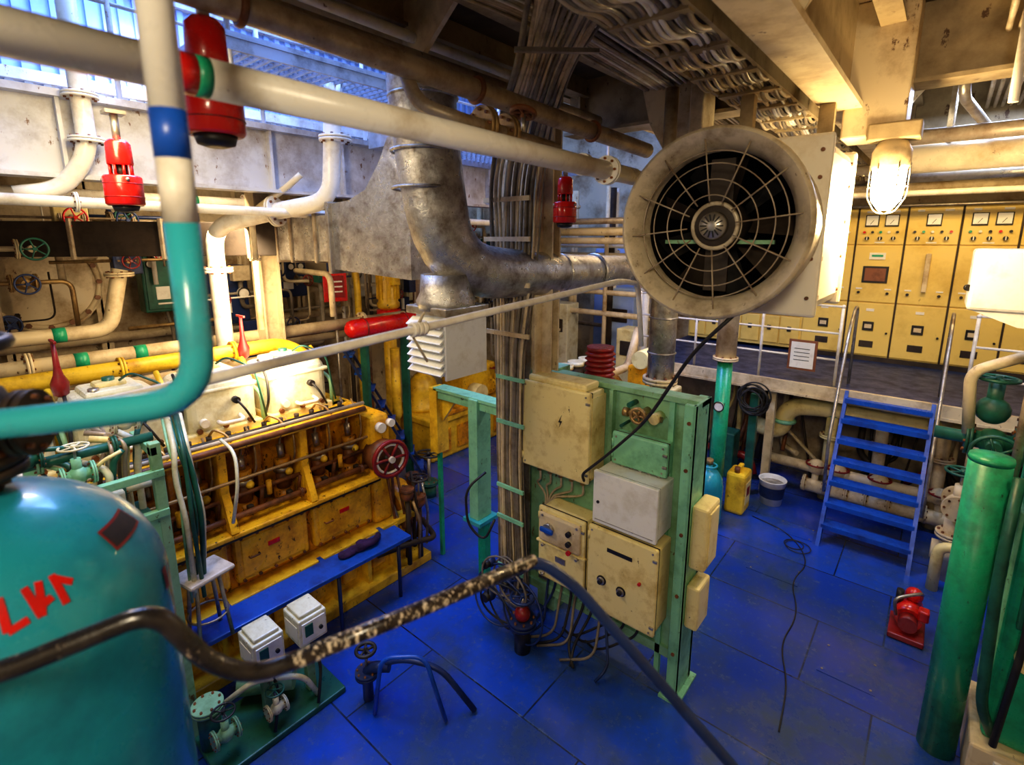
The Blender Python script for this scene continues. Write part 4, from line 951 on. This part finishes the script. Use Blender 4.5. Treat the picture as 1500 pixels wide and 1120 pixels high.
m.cyl((.45,5.3,0),(.45,5.3,1.9),.05,"dgreen"); m.valve((.45,5.3,1.95),(1,0,0),.07,"dgreen","dgreen",up=(0,-1,0)); m.valve((.75,5.35,2.05),(1,0,0),.07,"dgreen","dred"); m.cyl((.1,5.3,1.95),(1.5,5.3,1.95),.05,"dgreen")
m.tube([(.3,5.25,2.0),(.25,5.2,2.5),(.6,5.2,2.7),(.9,5.2,2.4)],.04,"cream",fil=.1); m.tube([(.6,5.3,1.95),(.55,5.2,1.5),(.75,5.2,1.2),(.7,5.2,0.04)],.035,"rubber",fil=.2,seg=8)
m.sph((.42,5.3,2.2),.11,"dgreen",seg=14); m.cyl((.42,5.3,2.2),(.42,5.3,2.42),.05,"dgreen"); m.wheel((.42,5.3,2.45),(0,0,1),.12,"dgreen")
m.done()
m=M("green_hydraulic_column")
m.cyl((.37,4.2,0),(.37,4.2,2.16),.108,"green",seg=28); m.lathe((.37,4.2,2.14),(0,0,1),[(.108,0),(.112,.02),(.108,.04),(.0,.05)],"green",seg=28)
m.bb(.55,1.15,4.05,4.55,.35,2.15,"green",.03); m.bb(.53,.57,4.1,4.5,.5,1.9,"lgreen",.01); m.bb(.6,1.1,4.0,4.06,1.2,1.9,"dgreen",.01)
for z in (.8,1.1,1.5): m.bb(.52,.55,4.12,4.46,z-.05,z+.05,"dgreen",.01); m.cyl((.50,4.2,z),(.53,4.2,z),.02,"steel",seg=8)
m.tube([(.50,4.12,2.1),(.48,4.0,1.5),(.52,4.0,.6),(.6,4.05,.4)],.03,"dgreen",fil=.2); m.tube([(.62,3.98,2.05),(.64,3.95,1.2),(.6,3.95,.4)],.02,"rubber",fil=.2)
m.cyl((.7,4.0,1.0),(.7,4.06,1.0),.08,"boxyellow",seg=18); m.bb(.5,1.2,3.95,4.6,0,.35,"cream",.02); m.bb(.62,.9,3.93,3.96,.1,.3,"white_clean")
m.done()
m=M("red_portable_pump")
m.cyl((.14,5.35,.16),(.14,5.62,.16),.10,"red",seg=20); m.box((.14,5.4,.03),(.26,.36,.05),"dred",.01); m.cyl((.14,5.25,.16),(.14,5.35,.16),.07,"dred"); m.sph((.16,5.55,.30),.07,"red"); m.tube([(.05,5.3,.2),(.02,5.25,.38),(.2,5.4,.42),(.22,5.6,.3)],.014,"steel",fil=.08); m.cyl((.06,5.5,.2),(.06,5.5,.34),.03,"black"); m.box((.24,5.38,.24),(.08,.1,.1),"red",.015)
m.done()
m=M("floor_hose")
m.tube([(-1.5,6.6,.008),(-1.1,6.5,.008),(-.85,6.2,.008),(-.75,5.9,.008),(-.82,5.5,.008),(-.65,5.0,.008),(-.7,4.5,.008),(-.55,4.1,.008),(-.5,3.6,.008)],.006,"rubber",fil=.3,seg=8)
for i in range(2): m.torus((-.95+.05*i,6.25-.04*i,.008+.008*i),(0,0,1),.10+.03*i,.005,"rubber",seg=28,s2=6)
m.done()
m=M("deckhead_pipes")
m.cyl((-.5,4.75,4.20),(2.0,4.75,4.20),.05,"greypipe"); m.cyl((-.45,5.0,4.08),(2.0,5.0,4.08),.10,"cream"); m.cyl((-.4,5.5,4.0),(2.0,5.5,4.0),.045,"steel")
m.cyl((.15,3.6,4.15),(.15,3.6,4.68),.02,"white"); m.tube([(-.05,4.3,4.68),(-.05,4.3,4.35),(0.1,5.2,4.3)],.03,"steel"); m.cyl((-2.6,7.0,4.24),(2.0,7.0,4.24),.05,"cream"); m.cyl((-2.6,9.2,4.2),(2.0,9.2,4.2),.08,"cream"); m.cyl((-2.6,8.9,4.10),(2.0,8.9,4.10),.04,"white")
for x in (-.1,.6,1.3):
    for (y,z) in ((4.75,4.20),(5.0,4.08),(5.5,4.0)): m.bb(x-.015,x+.015,y-.015,y+.015,z,4.69,"steel")
for k in range(5): m.cyl((.1+.05*k,2.8,4.62),(.1+.05*k,8.3,4.62),.014,"cable",seg=8)
m.done()
m=M("fluorescent_light_fitting")
m.bb(.45,.65,3.7,4.0,4.60,4.68,"white_clean",.01); m.bb(.45,.65,3.7,4.65,4.64,4.69,"white_clean",.01); m.cyl((.55,3.75,4.59),(.55,4.62,4.59),.02,"tube_glow",seg=10); m.done()
m=M("blue_valve_piping")
m.tube([(-3.0,1.85,.02),(-3.0,1.85,.30),(-2.85,1.95,.32)],.04,"navy",fil=.08); m.flange((-3.0,1.85,.25),(0,0,1),.09,"navy",t=.02); m.wheel((-3.0,1.85,.45),(0,0,1),.07,"black"); m.cyl((-3.0,1.85,.3),(-3.0,1.85,.45),.012,"steel")
m.tube([(-2.95,1.9,.3),(-2.75,2.0,.42),(-2.5,2.15,.38),(-2.3,2.3,.02)],.022,"navy",fil=.12); m.tube([(-2.85,1.8,.02),(-2.8,1.85,.5),(-2.55,2.05,.52),(-2.4,2.1,.02)],.016,"blue",fil=.1)
m.done()

# ================================================================== LIGHTS
def area(name, loc, tgt, size, sy, power, col):
    l=bpy.data.lights.new(name,'AREA'); l.shape='RECTANGLE'; l.size=size; l.size_y=sy; l.energy=power; l.color=col
    o=bpy.data.objects.new(name,l); o.location=loc; o.rotation_euler=(V(tgt)-V(loc)).to_track_quat('-Z','Y').to_euler(); scene.collection.objects.link(o)
def point(name, loc, power, col, r=.08):
    l=bpy.data.lights.new(name,'POINT'); l.energy=power; l.color=col; l.shadow_soft_size=r
    o=bpy.data.objects.new(name,l); o.location=loc; scene.collection.objects.link(o)
area("skylight_daylight",(-5.9,2.5,7.8),(-6.6,2.5,0),3.2,7.0,1250,(.22,.42,1.0))
area("skylight_daylight_low",(-3.6,4.0,7.6),(-2.9,4.4,0),1.0,4.0,330,(.26,.40,1.0))
area("fill_light_switchboard",(-.2,7.7,4.6),(-.2,9.6,2.6),2.8,.2,95,(1,.70,.30))  # added warm area light that brightens the switchboard; no fitting modelled
area("fill_light_floor_right",(.2,5.6,4.6),(0,5.5,0),.3,1.2,75,(.58,.70,1.0))  # added bluish fill to brighten the floor on the right, not a fitting
area("fill_light_mid",(-2.45,5.8,4.6),(-4.0,6.2,0),.4,2.0,75,(1,.72,.38))  # general warm fill added under the deckhead, without a fitting
area("fill_light_wall_left",(-6.0,2.2,4.1),(-8.0,2.4,2.2),.4,5.0,170,(1,.76,.46))  # added fill aimed at the left wall to lift it out of the dark
area("fill_light_behind_camera",(.3,-.9,4.6),(-2.4,3.4,1.0),.4,1.0,105,(1,.84,.58))  # unseen fill added behind the camera for the foreground and panel boxes
area("fill_light_engine",(-3.4,.8,4.4),(-4.5,1.7,1.2),.3,1.8,72,(1,.78,.42))  # warm fill aimed at the engine
point("bulkhead_lamp_light",(-.30,3.74,3.60),90,(1,.72,.36),.06)
w=bpy.data.worlds.new("w"); scene.world=w; w.use_nodes=True
w.node_tree.nodes["Background"].inputs[0].default_value=(.25,.35,.7,1); w.node_tree.nodes["Background"].inputs[1].default_value=.03

# ================================================================== CAMERA
cd=bpy.data.cameras.new("camera"); cam=bpy.data.objects.new("camera",cd); scene.collection.objects.link(cam)
cam.location=(0,0,3.5); cam.rotation_euler=(math.pi/2-math.atan(.2),0,math.radians(40))
cd.sensor_width=36; cd.lens=18; cd.shift_y=-.04; cd.clip_start=.05
cd.dof.use_dof=True; cd.dof.focus_distance=4.2; cd.dof.aperture_fstop=1.8
scene.camera=cam
scene.view_settings.view_transform='Standard'
for lk in ('Medium High Contrast','High Contrast'):
    try:
        scene.view_settings.look=lk; break
    except Exception: pass
scene.view_settings.exposure=-.42
